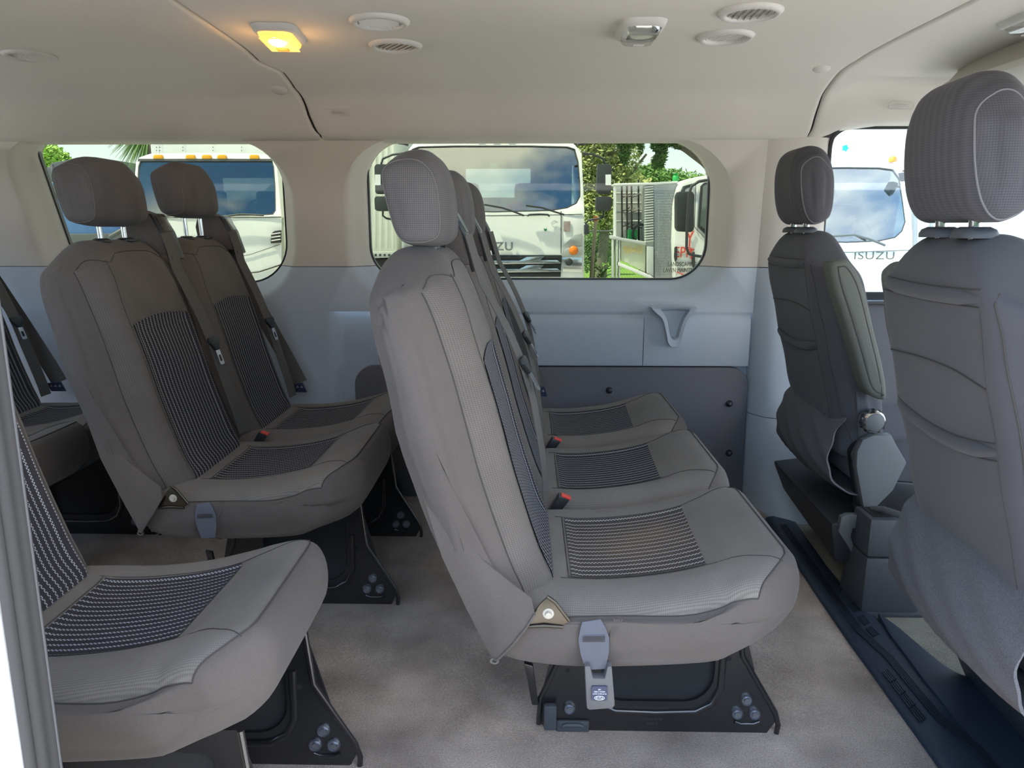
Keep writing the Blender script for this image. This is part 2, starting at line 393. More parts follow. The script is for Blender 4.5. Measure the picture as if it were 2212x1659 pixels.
def headliner(name, xa, xb, la, lb, label):
    "panel between edge curves; its edges roll up into the seam"
    us = [0, .004, .012, .022] if la else [0]
    def fn(u, v):
        k = v*(len(PC)-1); i = min(int(k), len(PC)-2); p = PC[i].lerp(PC[i+1], k-i)
        t = (PC[i+1]-PC[i]).normalized(); nn = Vector((-t.y, t.x))     # outwards (up)
        if nn.y < 0 and abs(t.x) > .3: nn = -nn
        a = xa(p.x); c = xb(p.x); x = a+(c-a)*u
        d = min(x-a if la else 9, c-x if lb else 9); r = .014
        lift = r*(1-math.sqrt(max(0, 1-(1-d/r)**2))) if d < r else 0
        up_ = .055*sstep((x-1.02)/.10)*sstep((p.x-2.52)/.14)
        return (x, p.x+nn.x*lift*.8, p.y+nn.y*lift*.8+up_)
    b = MB(); nv = len(PC)-1
    ts = [0]
    L0 = abs(xb(1)-xa(1)); e = [.002, .005, .009, .014, .019, .024]
    ts = [0]+[q/L0 for q in e]+[.1, .2, .3, .4, .5, .6, .7, .8, .9]+[1-q/L0 for q in reversed(e)]+[1]
    v = [fn(t, j/nv) for j in range(nv+1) for t in ts]; n = len(ts)
    b.add(v, [(j*n+i, j*n+i+1, (j+1)*n+i+1, (j+1)*n+i) for j in range(nv) for i in range(n-1)])
    o = b.build(name, HEAD, None, 1.2); structure(o, label); return o
lt = lambda tab: (lambda y: lerp_tab(tab, y))
h1 = headliner('ceiling', lambda y: lt(SL)(y)+.002, lambda y: lt(SR)(y)-.001, True, True, 'middle headliner panel above the seat rows')
h2 = headliner('ceiling', lambda y: -2.65, lambda y: lt(SL)(y)-.002, False, True, 'rear headliner panel at left')
h3 = headliner('ceiling', lambda y: lt(SR)(y)+.001, lambda y: 2.3, True, False, 'front headliner panel above the cab')
rf = MB().box((-2.75, .55, 1.53), (2.35, 2.88, 1.56)).build('roof_skin', WHT, None); structure(rf, 'van roof skin')
sm = MB()
for tab in (SL, SR):
    pth = [(lerp_tab(tab, p.x), p.x+.004, p.y+.010) for p in PC]; sm.ribbon(pth, (1, 0, 0), .03, .002)
sm.build('seam_backing', HOLE, h1)

# far wall: window surrounds, lower door panel, kick panel, pillars
def surround(name, hole, outer, yout=2.70, ygl=2.795, rad=.10, skewl=0, steps=None, split=.86):
    x0, z0, x1, z1 = hole; X0, Z0, X1, Z1 = outer
    steps = steps or [(0, ygl+.03), (0, ygl), (.004, ygl-.012), (.014, ygl-.022), (.030, ygl-.045), (.046, ygl-.070), (.058, yout+.006), (.072, yout)]
    rings = []
    def sk(p):
        x, z = p
        if skewl and x < (x0+x1)/2: x += skewl*(1-(z-z0)/(z1-z0))
        return (x, z)
    for d, y in steps:
        R = rrect(x0-d, z0-d, x1+d, min(z1+d, Z1), [r+d for r in (rad if isinstance(rad, (list, tuple)) else [rad]*4)], 10); rings.append([(sk(p)[0], y, sk(p)[1]) for p in R])
    R = rrect(X0, Z0, X1, Z1, .0005, 10); rings.append([(p[0], yout, p[1]) for p in R])
    n = len(R); v = [q for r_ in rings for q in r_]; f = []
    for i in range(len(rings)-1):
        for k in range(n): f.append((i*n+k, i*n+(k+1) % n, (i+1)*n+(k+1) % n, (i+1)*n+k))
    res = []
    for nm, mat, up_ in ((name, PILL, True), (name, BLUE, False), ('joint_backing', HOLE, None)):
        bm = bmesh.new(); vv = [bm.verts.new(p) for p in v]
        for q in f:
            try: bm.faces.new([vv[i] for i in q])
            except ValueError: pass
        bmesh.ops.remove_doubles(bm, verts=bm.verts, dist=.00005)
        if up_ is None:
            for vq in bm.verts: vq.co.y += .003
            for dz, s_ in ((-.02, True), (.02, False)): bmesh.ops.bisect_plane(bm, geom=bm.verts[:]+bm.edges[:]+bm.faces[:], plane_co=(0, 0, split+dz), plane_no=(0, 0, 1), clear_inner=s_, clear_outer=not s_)
        else: bmesh.ops.bisect_plane(bm, geom=bm.verts[:]+bm.edges[:]+bm.faces[:], plane_co=(0, 0, split+(.0010 if up_ else -.0010)), plane_no=(0, 0, 1), clear_inner=up_, clear_outer=not up_)
        bmesh.ops.recalc_face_normals(bm, faces=bm.faces)
        for g in bm.faces: g.smooth = True
        for e in bm.edges:
            if len(e.link_faces) == 2 and e.calc_face_angle(0) > 1.0: e.smooth = False
        me = bpy.data.meshes.new(nm); bm.to_mesh(me); bm.free(); o = link(nm, me, mat); res.append(o)
        if up_ is None: o.parent = res[1]
    return res[:2]
H1 = (-1.80, .795, -.885, 1.345); H2 = (-.583, .808, .655, 1.345); H3 = (1.040, .74, 1.95, 1.362)
a, b_ = surround('trim_1', H1, (-2.65, .70, -.735, 1.30), rad=[.17, .06, .06, .15], skewl=.13)
structure(a, 'beige upper pillar trim around the left window'); structure(b_, 'blue-grey trim under the left window')
a, b_ = surround('trim_2', H2, (-.735, .70, .828, 1.30), rad=[.17, .14, .12, .13], steps=[(0, 2.825), (0, 2.795), (.003, 2.783), (.010, 2.773), (.024, 2.758), (.040, 2.738), (.052, 2.715), (.07, 2.700)])
structure(a, 'beige upper pillar trim around the middle window'); structure(b_, 'blue-grey trim under the middle window')
# black gasket line and glass of each window
def window(name, hole, rad, skewl, glass, label, gr=.007, y=2.797, seal=BLKS):
    x0, z0, x1, z1 = hole
    def sk(p):
        x, z = p
        if skewl and x < (x0+x1)/2: x += skewl*(1-(z-z0)/(z1-z0))
        return (x, z)
    R = [sk(p) for p in rrect(x0, z0, x1, z1, rad, 10)]; Ri = [sk(p) for p in rrect(x0+gr, z0+gr, x1-gr, z1-gr, [max(.01, q-gr) for q in rad], 10)]
    Ro = [sk(p) for p in rrect(x0-.02, z0-.02, x1+.02, z1+.02, [q+.02 for q in rad], 10)]
    o = MB().ringplate(Ro, Ri, 1, y+.001, y+.016).build(name, seal, None); structure(o, label)
    g = MB().prism([sk(p) for p in rrect(x0+.001, z0+.001, x1-.001, z1-.001, rad, 10)], 1, y+.018, y+.022).build('pane', glass, o); return o, g
w1, g1 = window('window_1', H1, [.17, .06, .06, .15], .13, GTINT, 'tinted rear side window at left')
w2, g2 = window('window_2', H2, [.17, .14, .12, .13], 0, GTINT, 'tinted side window behind the middle seats')
w3, g3 = window('window_3', H3, [.05, .10, .03, .05], 0, GCLR, 'clear driver door window between the front seats', gr=.026, y=2.785)
wd = MB().box((.36, 2.797, .79), (.37, 2.798, .795)) # tiny clip at the glass foot
# door seal arch and surround of the driver window
def ring_frame(name, hole, rad, d0, d1, ya, yb, mat):
    x0, z0, x1, z1 = hole; rr = rad
    o = rrect(x0-d1, z0-d1, x1+d1, z1+d1, [q+d1 for q in rr], 10); i = rrect(x0-d0, z0-d0, x1+d0, z1+d0, [q+d0 for q in rr], 10)
    return MB().ringplate(o, i, 1, ya, yb)
sf = ring_frame('x', H3, [.05, .10, .03, .05], -.002, .012, 2.70, 2.80, BLKS).build('door_seal', BLKS, w3, .6, .004)
# lower blue wall: moulded panel under the middle window
def lowprof(x0, x1, name, label, zt=.70, zb=.505):
    P = [(2.700, zt+.001), (2.702, zt-.004), (2.704, zt-.010), (2.697, zt-.018), (2.690, zt-.030), (2.688, zt-.05), (2.688, zb+.006), (2.692, zb), (2.76, zb)]
    b = MB(); b.add([(x, p[0], p[1]) for x in (x0, x1) for p in P], [(i, i+1, len(P)+i+1, len(P)+i) for i in range(len(P)-1)])
    o = b.build(name, BLUE, None, .9); structure(o, label); return o
lowprof(-.50, .4175, 'wall_door', 'blue-grey moulded door panel below the middle window')
lowprof(.4205, .80, 'wall_door', 'blue-grey moulded panel with the recessed hand grip')
# wall lower half left and behind everything
P = [(-2.65, 2.70), (-.735, 2.70), (-.70, 2.705), (-.68, 2.722), (-.66, 2.73), (.80, 2.73), (.81, 2.72), (.828, 2.70)]
b = MB(); b.add([(p[0], p[1]+.0006, z) for z in (-.02, .706) for p in P], [(i, i+1, len(P)+i+1, len(P)+i) for i in range(len(P)-1)])
o = b.build('wall_far', BLUE, None, .9); structure(o, 'blue-grey lower wall of the far side')
KP = rrect(-.635, 0, .806, .5, [.07, .07, .01, .01], 8)
kp = MB().prism(KP, 1, 2.690, 2.729).build('wall_kick_panel', KICK, None, .6, .004); structure(kp, 'dark charcoal kick panel along the far wall')
for (x, z) in ((.301, .414), (.741, .366), (.751, .178), (-.5, .40)):
    MB().lathe([(0, -.012), (.006, -.011), (.011, -.006), (.013, 0)], (x, 2.690, z), 'Y', 16).build('panel_screw', BLKS, kp, 1.2)
# B pillar between door panel and driver door, growing inwards to the floor
def pillar(zs, mat, name, label, back=0):
    b = MB(); n = 0
    for z in zs:
        d = lerp_tab([(-.02, .25), (.10, .20), (.33, .070), (.50, .045), (.75, .025), (.86, .006), (1.31, -.012)], z)
        sh = lerp_tab([(0, .04), (.33, .02), (.86, 0), (1.31, -.01)], z)
        pts = [(.800+sh*.2, 2.74), (.806+sh*.2, 2.705-d*.15), (.822+sh*.4, 2.696-d*.5), (.842+sh*.6, 2.684-d*.9), (.87+sh, 2.677-d), (.93+sh, 2.672-d), (.985+sh*.8, 2.674-d*.97), (1.015+sh*.6, 2.682-d*.9), (1.036+sh*.3, 2.70-d*.7), (1.042, 2.74-d*.5), (1.043, 2.80)]
        b.v += [(p[0], p[1]+back, z) for p in pts]; n = len(pts)
    for j in range(len(zs)-1):
        for i in range(n-1): b.f.append((j*n+i, j*n+i+1, (j+1)*n+i+1, (j+1)*n+i))
    o = b.build(name, mat, None, 1.2)
    if label: structure(o, label)
    return o
pb_ = pillar([.8615, .95, 1.1, 1.2, 1.298], PILL, 'trim_3', 'beige upper half of the pillar behind the driver seat')
pillar([.3325, .40, .5, .6, .7, .8, .8585], BLUE, 'trim_4', 'blue-grey lower half of the pillar behind the driver seat')
pk_ = pillar([-.02, .1, .2, .3, .33, .4, .5, .6, .7, .86, 1.0, 1.29], HOLE, 'joint_backing', None, .003); pk_.parent = pb_
pillar([-.02, .03, .06, .07, .1, .2, .3, .3305], BLUE, 'trim_5', 'blue-grey foot of the pillar beside the driver seat')
# driver door inner panel in front of the pillar (low, mostly hidden)
dp = MB().box((1.05, 2.72, -.05), (2.3, 2.80, .735)).build('door_1', KICK, None, .6, .01); structure(dp, 'driver door inner panel')
ap = MB().hexa([(1.93, 2.70, .7), (2.02, 2.70, .7), (2.02, 2.80, .7), (1.93, 2.80, .7), (1.90, 2.68, 1.33), (2.0, 2.68, 1.33), (2.0, 2.8, 1.33), (1.90, 2.80, 1.33)]).build('trim_6', PILL, None, .6, .01); structure(ap, 'beige windscreen pillar')
# rear end and near side of the body
rw = MB().box((-2.72, .6, -.05), (-2.66, 2.84, .85)).box((-2.72, .6, 1.34), (-2.66, 2.84, 1.52)).box((-2.72, .6, .85), (-2.66, .85, 1.34)).box((-2.72, 2.6, .85), (-2.66, 2.84, 1.34)).build('wall_rear', BLUE, None); structure(rw, 'rear end of the van')
nw = MB().ringplate(rrect(-2.7, -.25, -.4685, 1.5, .004, 6), rrect(-2.3, .86, -.62, 1.33, .1, 6), 1, .601, .640).build('wall_near', WHT, None, .6, .004); structure(nw, 'white painted body side beside the sliding door opening')
# door jamb at the left edge of the view: white body flange and double rubber seal
j = MB()
def jamb_strip(prof, zs=(-.25, .1, .4, .7, 1.0, 1.40)):
    b = MB(); n = len(prof)
    for z in zs: b.v += [(p[0]+.004*math.sin(z*9), p[1], z) for p in prof]
    for i in range(len(zs)-1):
        for k in range(n-1): b.f.append((i*n+k, i*n+k+1, (i+1)*n+k+1, (i+1)*n+k))
    return b
o = jamb_strip([(-.4685, .606), (-.466, .6015), (-.462, .6035), (-.4605, .609), (-.4625, .6135), (-.468, .615)]).build('trim_7', RUB, None, 1.2); structure(o, 'grey rubber lip on the door pillar')
o2 = jamb_strip([(-.470, .614), (-.4640, .6165), (-.4605, .621), (-.4600, .627), (-.4630, .6315), (-.4610, .636), (-.4605, .643), (-.463, .649), (-.478, .654)]).build('seal_bulb', RUB, o, 1.2)
o3 = jamb_strip([(-.4612, .6405), (-.4601, .6425), (-.4601, .6440), (-.462, .647)]).build('flange_edge', BUCK, o, 1.2)
# cab floor edge: dark scuff strip, step and cab carpet
cf = grid_obj('floor', lambda u, v: (.86+u*1.5, 1.30+v*1.45, .003+.006*math.sin(v*9)*sstep(u*4)), 20, 20, CARP2); structure(cf, 'worn greenish carpet of the cab floor')
ss = MB()
yy = [.62, .9, 1.2, 1.45, 1.7, 1.9, 2.1, 2.3, 2.48]
xl = [.742, .758, .775, .783, .79, .80, .812, .822, .832]; xr = [2.2, 2.2, 1.60, .985, .925, .895, .900, .915, .93]
L_ = []
for y, a_, c_ in zip(yy, xl, xr):
    c_ = min(c_, .95) if y > 1.25 else 1.02
    L_ += [(a_, y, .003), (a_+.004, y, .010), (a_+.02, y, .014), ((a_+c_)/2, y, .015), (c_-.02, y, .014), (c_-.004, y, .010), (c_, y, .002)]
b = MB(); b.add(L_, [(jj*7+i, jj*7+i+1, (jj+1)*7+i+1, (jj+1)*7+i) for jj in range(len(yy)-1) for i in range(6)])
ss = b.build('trim_8', NAVY, None, 1.0); structure(ss, 'dark ribbed scuff strip between carpet and cab floor')
# moulded apron of the passenger step, rounded far corner
AP = [(.86, .60), (2.2, .60), (2.2, 1.487)]+[(p.x, p.y) for p in catmull([(1.14, 1.486), (1.07, 1.487), (1.02, 1.497), (.980, 1.522), (.957, 1.565), (.944, 1.64), (.930, 1.74), (.912, 1.80)], 5, False)]+[(.895, 1.70), (.88, 1.5), (.87, 1.2)]
ap2 = MB().prism([(p[0], p[1]) for p in AP], 2, .004, .020).build('trim_9', NAVY, None, .6, .004); structure(ap2, 'smooth dark plastic apron at the passenger step')
rb = MB()
def xs(y): return lerp_tab(list(zip(yy, xl)), y)
for k in range(5):      # long ribs that jog sideways like the moulded pattern
    path = [(xs(2.40)+.030+k*.0045, 2.40, .0165), (xs(1.9)+.030+k*.0045, 1.90, .0165), (xs(1.72)+.030+k*.0045, 1.72, .0165), (xs(1.60)+.052+k*.0045, 1.60, .0165), (xs(1.38)+.056+k*.0045, 1.38, .0175), (xs(1.28)+.080+k*.0045, 1.28, .0215), (xs(1.0)+.085+k*.0045, 1.00, .0215)]
    rb.ribbon(path, (1, 0, 0), .0026, .003)
rb.build('long_rib', NAVYR, ss)
for (y0, side) in ((1.98, 1), (1.83, 1), (1.765, 1), (1.71, 1), (1.52, -1), (1.475, -1), (1.43, -1), (1.385, -1)):
    b = MB()
    for k in range(4):
        x = xs(y0)+(.062 if side > 0 else .020)+k*.0055; ln = .10 if y0 > 1.9 else .038
        b.ribbon([(x, y0+ln/2+k*.004, .0165), (x, y0-ln/2+k*.004, .0165)], (1, 0, 0), .0036, .003)
    b.build('short_rib', NAVYR, ss)

# ------------------------------------------------------------------ things on the headliner
def vent(c, open_, label, rz=0, R=.076):
    r = empty('ceiling_vent', (c[0], c[1], 1.5), label, 'vent', 'round air vents in the headliner', rz)
    MB().lathe([(R*.72, .004), (R*.74, -.006), (R*.80, -.011), (R*.92, -.009), (R, -.001), (R*.99, .004)], (0, 0, 0), 'Z', 40, close=False).build('rim', GVEN, r, 1.2)
    MB().lathe([(0.0001, .012), (R*.73, .012)], (0, 0, 0), 'Z', 32, close=False).build('duct', HOLE, r)
    MB().lathe([(R*.735, .010), (R*.70, -.004), (R*.66, -.005), (R*.655, .010)], (0, 0, 0), 'Z', 36, close=False).build('barrel', GVEN, r, 1.2)
    for k in range(-3, 4):
        x = k*R*.20; h = math.sqrt(max(0, (R*.66)**2-x*x)); tilt = open_
        b = MB(); wd_ = R*.185; dx = wd_/2*math.cos(tilt); dz = wd_/2*math.sin(tilt)
        b.hexa([(x-dx, -h, -.002-dz), (x+dx, -h, -.002+dz), (x+dx, h, -.002+dz), (x-dx, h, -.002-dz), (x-dx, -h, .000-dz), (x+dx, -h, .000+dz), (x+dx, h, .000+dz), (x-dx, h, .000-dz)])
        b.build('louvre', GVEN, r)
    return r
vent((-.369, 1.998), .95, 'round louvred ceiling vent right of the lit amber lamp, nearer of the pair', -.5)
vent((-.373, 2.249), .75, 'round louvred ceiling vent right of the lit amber lamp, farther of the pair', .6)
vent((.527, 1.934), 1.0, 'round ceiling vent with wide open dark louvres right of the unlit lamp')
vent((.528, 2.168), .06, 'round ceiling vent with closed flap behind the open louvred one', .8)
vent((-1.478, 2.348), .6, 'round louvred ceiling vent at the far left of the headliner', .7)
def dome(c, rz, lit, label, cat='lamp'):
    z = 1.5; r = empty('dome_lamp', (c[0], c[1], z), label, cat, 'dome lamps in the headliner', rz)
    o = rrect(-.058, -.105, .058, .105, .035, 8); i = rrect(-.045, -.088, .045, .088, .028, 8); n = len(o)
    b = MB()
    def ring(R, zz): return [(p[0], p[1], zz) for p in R]
    m_ = rrect(-.053, -.099, .053, .099, .033, 8)
    v = ring(o, .002)+ring(m_, -.012)+ring(i, -.016)+ring(i, .004)
    b.add(v, [(k*n+q, k*n+(q+1) % n, (k+1)*n+(q+1) % n, (k+1)*n+q) for k in range(3) for q in range(n)]); b.build('bezel', GVEN, r, 1.0)
    b = MB(); v = []
    for s, zz in ((1, -.012), (.96, -.022), (.85, -.029), (.6, -.033), (.3, -.035)): v += [(p[0]*s, p[1]*s, zz) for p in rrect(-.044, -.087, .044, .087, .028, 8)]
    b.add(v, [(k*n+q, k*n+(q+1) % n, (k+1)*n+(q+1) % n, (k+1)*n+q) for k in range(4) for q in range(n)]+[tuple(4*n+q for q in range(n))])
    b.build('lens', AMB_ON if lit else LENS, r, 1.2)
    b = MB()
    for k in range(14):
        y = -.075+k*.0045 if not lit else -.078+k*.011; b.box((-.038, y, -.0325), (.038, y+.0016, -.0300))
    o_ = b.build('lens_ribs', AMB_ON if lit else LENS, r)
    if lit:
        bb = MB().lathe([(.0001, -.0375), (.016, -.0365), (.022, -.033), (.024, -.028)], (.0, -.035, 0), 'Z', 20, sy=1.7).build('bulb_glow', BULB, r, 1.2)
        ld = bpy.data.lights.new('lamp_light', 'POINT'); lo = bpy.data.objects.new('lamp_light', ld); COL.objects.link(lo); lo.parent = r; lo.location = (0, 0, -.07)
        ld.energy = .22; ld.color = (1, .55, .22); ld.shadow_soft_size = .04
        MB().box((-.016, .012, -.038), (.016, .040, -.034)).build('switch', M('amber_switch', (.45, .2, .04), .4), r, .6, .002)
    else:
        MB().prism(rrect(-.040, -.083, .040, .083, .025, 6), 2, -.006, -.004).build('reflector', M('lamp_reflector', (.82, .82, .80), .35), r)
        MB().box((-.015, .02, -.038), (.015, .048, -.034)).build('switch', GVEN, r, .6, .002)
    return r
dome((-.655, 2.11), .10, True, 'lit amber dome lamp in the headliner at left')
dome((.287, 2.08), 0, False, 'unlit clear dome lamp near the middle of the headliner')
dome((1.235, 1.975), 0, False, 'unlit dome lamp at the top right edge of the headliner')
r = empty('ceiling_vent', (-1.62, 2.12, 1.5), 'round ceiling vent just inside the left edge of the view', 'vent', 'round air vents in the headliner')
MB().lathe([(.05, .004), (.055, -.009), (.066, -.009), (.076, -.001), (.075, .004)], (0, 0, 0), 'Z', 32, close=False).build('rim', GVEN, r, 1.2); MB().lathe([(.0001, .002), (.052, .002)], (0, 0, 0), 'Z', 24, close=False).build('flap', GVEN, r)
def hl_point(px, py, Yg):
    "point and slope of the headliner under a pixel guess at depth Yg"
    best = None
    for i in range(len(PC)-1):
        for k in range(4):
            p = PC[i].lerp(PC[i+1], k/4); q = W(px, py, p.x); d = abs(q.z-p.y)
            if p.x > 2.3 and (best is None or d < best[0]): best = (d, Vector((q.x, p.x, p.y)), (PC[i+1]-PC[i]).normalized())
    return best[1], best[2]
for px, py, lab in ((603, 195, 'small oval cover on the curved headliner edge at left'), (1775, 148, 'small oval cover on the headliner near the right seam')):
    p, t = hl_point(px, py, 2.6); a = math.atan2(t.y, t.x)
    o = MB().lathe([(.0001, -.003), (.022, -.003), (.0245, 0), (.0245, .003)], (0, 0, 0), 'Z', 28, sx=1.1, close=False).build('cover_plug', HEAD, None, 1.2); o.location = p; o.rotation_euler = (a, 0, 0)
    tag(o, lab, 'cap', 'oval covers on the headliner')
for px, py, lab in ((730, 244, 'faint embossed airbag plate on the headliner above the middle window'), (1947, 230, 'embossed AIRBAG plate on the headliner above the driver window')):
    p, t = hl_point(px, py, 2.6); a = math.atan2(t.y, t.x)
    o = MB().ringplate(rrect(-.042, -.012, .042, .012, .008, 5), rrect(-.040, -.010, .040, .010, .007, 5), 2, -.0015, .001).build('airbag_plate', GVEN if px > 1000 else HEAD, None, 1.2); o.location = p; o.rotation_euler = (a, 0, 0)
    tag(o, lab, 'label', None)
    me = text_mesh('AIRBAG', .0135, .0006); tt = link('embossed_word', me, GVEN, o); tt.location = (0, 0, -.0012); tt.rotation_euler = (PI, 0, 0)
# overhead shelf above the windscreen
ovp = [(1.28, 1.430), (1.283, 1.412), (1.31, 1.398), (1.55, 1.365), (1.9, 1.34), (1.9, 1.499), (1.35, 1.499), (1.302, 1.442)]
o = MB().prism([(p[0], p[1]) for p in ovp], 1, 1.0, 2.50).build('overhead_shelf', HEAD, None, .5, .008); tag(o, 'beige overhead console across the front of the headliner at right', 'shelf')
# hand grip cup recessed in the door panel
hg = empty('door_grip', (.517, 2.688, .65), 'blue-grey moulded funnel shaped hand grip on the far door panel', 'handle')
out_ = [(-.070, .075), (.072, .075), (.074, .055), (.052, .030), (.036, -.02), (.030, -.055), (.018, -.070), (-.004, -.070), (-.016, -.055), (-.024, -.02), (-.040, .03), (-.068, .055)]
inn = [(-.040, .066), (.050, .066), (.052, .054), (.038, .028), (.025, -.015), (.021, -.035), (.013, -.043), (.001, -.043), (-.006, -.035), (-.012, -.015), (-.022, .028), (-.038, .054)]
def frm(P_, Q_, y0, y1):
    b = MB(); n = len(P_); R1 = [(p[0], .004, p[1]) for p in P_]; R2 = [(p[0]*.9+Q_[i][0]*.1, y0, p[1]*.9+Q_[i][1]*.1) for i, p in enumerate(P_)]; R3 = [(p[0], y1, p[1]) for p in Q_]; R4 = [(p[0]*.8+.002, .001, p[1]*.85) for p in Q_]
    b.add(R1+R2+R3+R4, [(k*n+q, k*n+(q+1) % n, (k+1)*n+(q+1) % n, (k+1)*n+q) for k in range(3) for q in range(n)]+[tuple(3*n+q for q in range(n))]); return b
c1 = catmull(out_, 4); c2 = catmull(inn, 4)
frm([(p.x, p.y) for p in c1], [(p.x, p.y) for p in c2], -.034, -.031).build('grip_body', BLUE, hg, 1.0)
MB().prism([(p.x*.8+.002, p.y*.85) for p in c2], 1, -.0005, .003).build('grip_floor', BLUE, hg)

# ------------------------------------------------------------------ bench seats
PITCHY = .462
def outline(pts, per): return [(p.x, p.y) for p in catmull(pts, per)]
def xline(tab, z): return lerp_tab(tab, z)
BACKL = [(.28, -.045), (.441, -.135), (.616, -.198), (.707, -.218), (.825, -.242), (.896, -.250), (.932, -.241), (.97, -.21)]
FRONTL = [(.36, .050), (.47, .020), (.59, -.019), (.68, -.042), (.80, -.078), (.90, -.112), (.94, -.14), (.97, -.18)]
def two_mat(b, n, nring, flag, mats, name, smooth=1.2, r0=3):
    "loft faces with front-flagged profile points get the second cloth"
    b_me = bpy.data.meshes.new(name); b_me.from_pydata(b.v, [], b.f)
    for m in mats: b_me.materials.append(m)
    for i, p in enumerate(b_me.polygons):
        p.use_smooth = True
        if i < (nring-1)*n:
            rg, k = divmod(i, n)
            if flag[k] and flag[(k+1) % n] and r0 <= rg < nring-1-r0: p.material_index = 1
    b_me.update(); bm = bmesh.new(); bm.from_mesh(b_me); bmesh.ops.recalc_face_normals(bm, faces=bm.faces); bm.to_mesh(b_me); bm.free()
    return b_me
def ring_path(b, n, ring, ks): return [Vector(b.v[ring*n+(k % n)]) for k in ks]
NC = 6
def nrings(nm): return 3+(NC+1)+(nm-1)+(NC+1)+3

# --- backrest
BK = [(-.045, .290), (-.135, .441), (-.198, .616), (-.218, .707), (-.242, .825), (-.250, .896), (-.242, .935), (-.215, .963), (-.175, .968), (-.140, .952),
      (-.112, .905), (-.076, .80), (-.040, .68), (-.017, .59), (.020, .47), (.045, .40), (.035, .372), (.005, .362), (-.022, .315)]
def backrest_geo(w):
    prof = outline(BK, 5); n = len(prof); h = w/2
    def warp(x, y, z):
        a = abs(y); e = sstep((a-(h-.075))/.075); zz = z
        xb = xline(BACKL, z)
        if z > .37: x = xb+(x-xb)*(1-.36*e*(1 if x > xb+.03 else 0))
        ft = (x-xb)/max(.05, xline(FRONTL, z)-xb)
        c = sstep((.150-a)/.03)*sstep((ft-.6)/.3)*sstep((.80-z)/.04)*sstep((z-.40)/.04); x -= .010*c
        g = math.exp(-((a-.150)/.008)**2)*sstep((ft-.6)/.3)*sstep((.88-z)/.03)*sstep((z-.40)/.04); x -= .0035*g
        if z > .80:
            q = (z-.80)/.17; k = sstep((a-(h-.13))/.13); zz = z-.060*k*q*q
            y = y*(1-.07*q*q*k)
        if z < .44: y = y*(1-.03*sstep((.44-z)/.1))
        # soft wrinkles of the outer cover
        x += .0025*math.sin(z*31+y*17)*math.sin(z*11)*(1-ft if 0 < ft < 1 else .3)
        y += .003*math.sin(z*23+x*30)*e
        return (x, y, zz)
    b = loft(prof, -h, h, .042, NC, 26, .010, warp, lambda x, z: .22+.78*sstep((z-.33)/.16))
    flag = []
    for (x, z) in prof:
        xb = xline(BACKL, z); xf = xline(FRONTL, z); flag.append(z > .385 and z < .945 and x > xb+.45*(xf-xb))
    return b, prof, flag
BW = .444
bkb, bkp, bkf = backrest_geo(BW); bk_bvh = bvh_of(bkb)
bk_me = two_mat(bkb, len(bkp), nrings(26), bkf, (FAB, WEA), 'backrest', r0=7)
ks = [k for k in range(len(bkp)) if bkf[k]]
sb = MB()
for rg in (7, nrings(26)-8):
    pth = ring_path(bkb, len(bkp), rg, ks); sgn = -1 if rg == 7 else 1
    sb.tube([p+Vector((0, sgn*.0006, 0)) for p in pth], .0013, 5)
for s in (-1, 1):
    seam(sb, bk_bvh, [(0, s*.150, .41), (0, s*.150, .60), (0, s*.150, .79), (0, s*.14, .87), (0, s*.13, .925)], (-1, 0, 0), .0009)
seam(sb, bk_bvh, [(0, -.19, .905), (0, -.16, .925), (0, -.12, .920), (0, -.08, .938), (0, 0, .942), (0, .08, .938), (0, .12, .922), (0, .16, .925), (0, .19, .905)], (-1, 0, 0), .0013)
for s in (-1, 1): seam(sb, bk_bvh, [(-.235, s, .80), (-.205, s, .62), (-.15, s, .45), (-.09, s, .34)], (0, -s, 0), .0012)
seam_me = sb.mesh(1.2, 0, 'seam')
bst_me = patch(bk_bvh, lambda u, v: (0, -.142+.284*u, .398+(.775+.012*math.sin(u*PI)-.398)*v), (-1, 0, 0), 28, 34, .284, .40, .0024); bst_me.materials.append(STR)
# hem of the loose outer cover at the lower corner
# --- headrest
HP = [(-.200, .978), (-.214, 1.02), (-.224, 1.07), (-.222, 1.105), (-.198, 1.124), (-.165, 1.124), (-.143, 1.10), (-.132, 1.06), (-.128, 1.01), (-.132, .982), (-.150, .968), (-.180, .966)]
def head_geo(w=.262, prof0=HP, tilt=0):
    prof = outline(prof0, 6); h = w/2; zc = 1.045
    def warp(x, y, z):
        a = abs(y)/h; k = sstep((a-.35)/.65)
        zz = z - (.018*k*k if z > 1.06 else 0)*((z-1.06)/.06) + (.007*k*k if z < 1.0 else 0)*((1.0-z)/.03)
        q = (z-.97)/.155; y = y*(1.0-.06*q*q)
        x = x - .012*k
        return (x, y, zz)
    b = loft(prof, -h, h, .020, NC, 16, .006, warp)
    flag = [(.97 < z < 1.118 and x > -.215+(.45*.09)) for (x, z) in prof]
    return b, prof, flag
hb, hp, hf = head_geo(); h_bvh = bvh_of(hb)
hd_me = two_mat(hb, len(hp), nrings(16), [True]*len(hp), (WEAS, WEAH), 'headrest', r0=7)
hs_mes = []
for rg in (7, nrings(16)-8):
    s2 = MB()
    pth = ring_path(hb, len(hp), rg, list(range(len(hp)))+[0]); sgn = -1 if rg == 7 else 1
    s2.tube([p+Vector((0, sgn*.0005, 0)) for p in pth], .0011, 5); hs_mes.append(s2.mesh(1.2, 0, 'head_seam'))
def posts(parent, x, zt, zb, y0, dy=.055, rad=.0062, mat=CHR):
    for s in (-1, 1): MB().tube([(x, y0+s*dy, zb), (x-.004, y0+s*dy, zt)], rad, 12).build('post', mat, parent, 1.0)
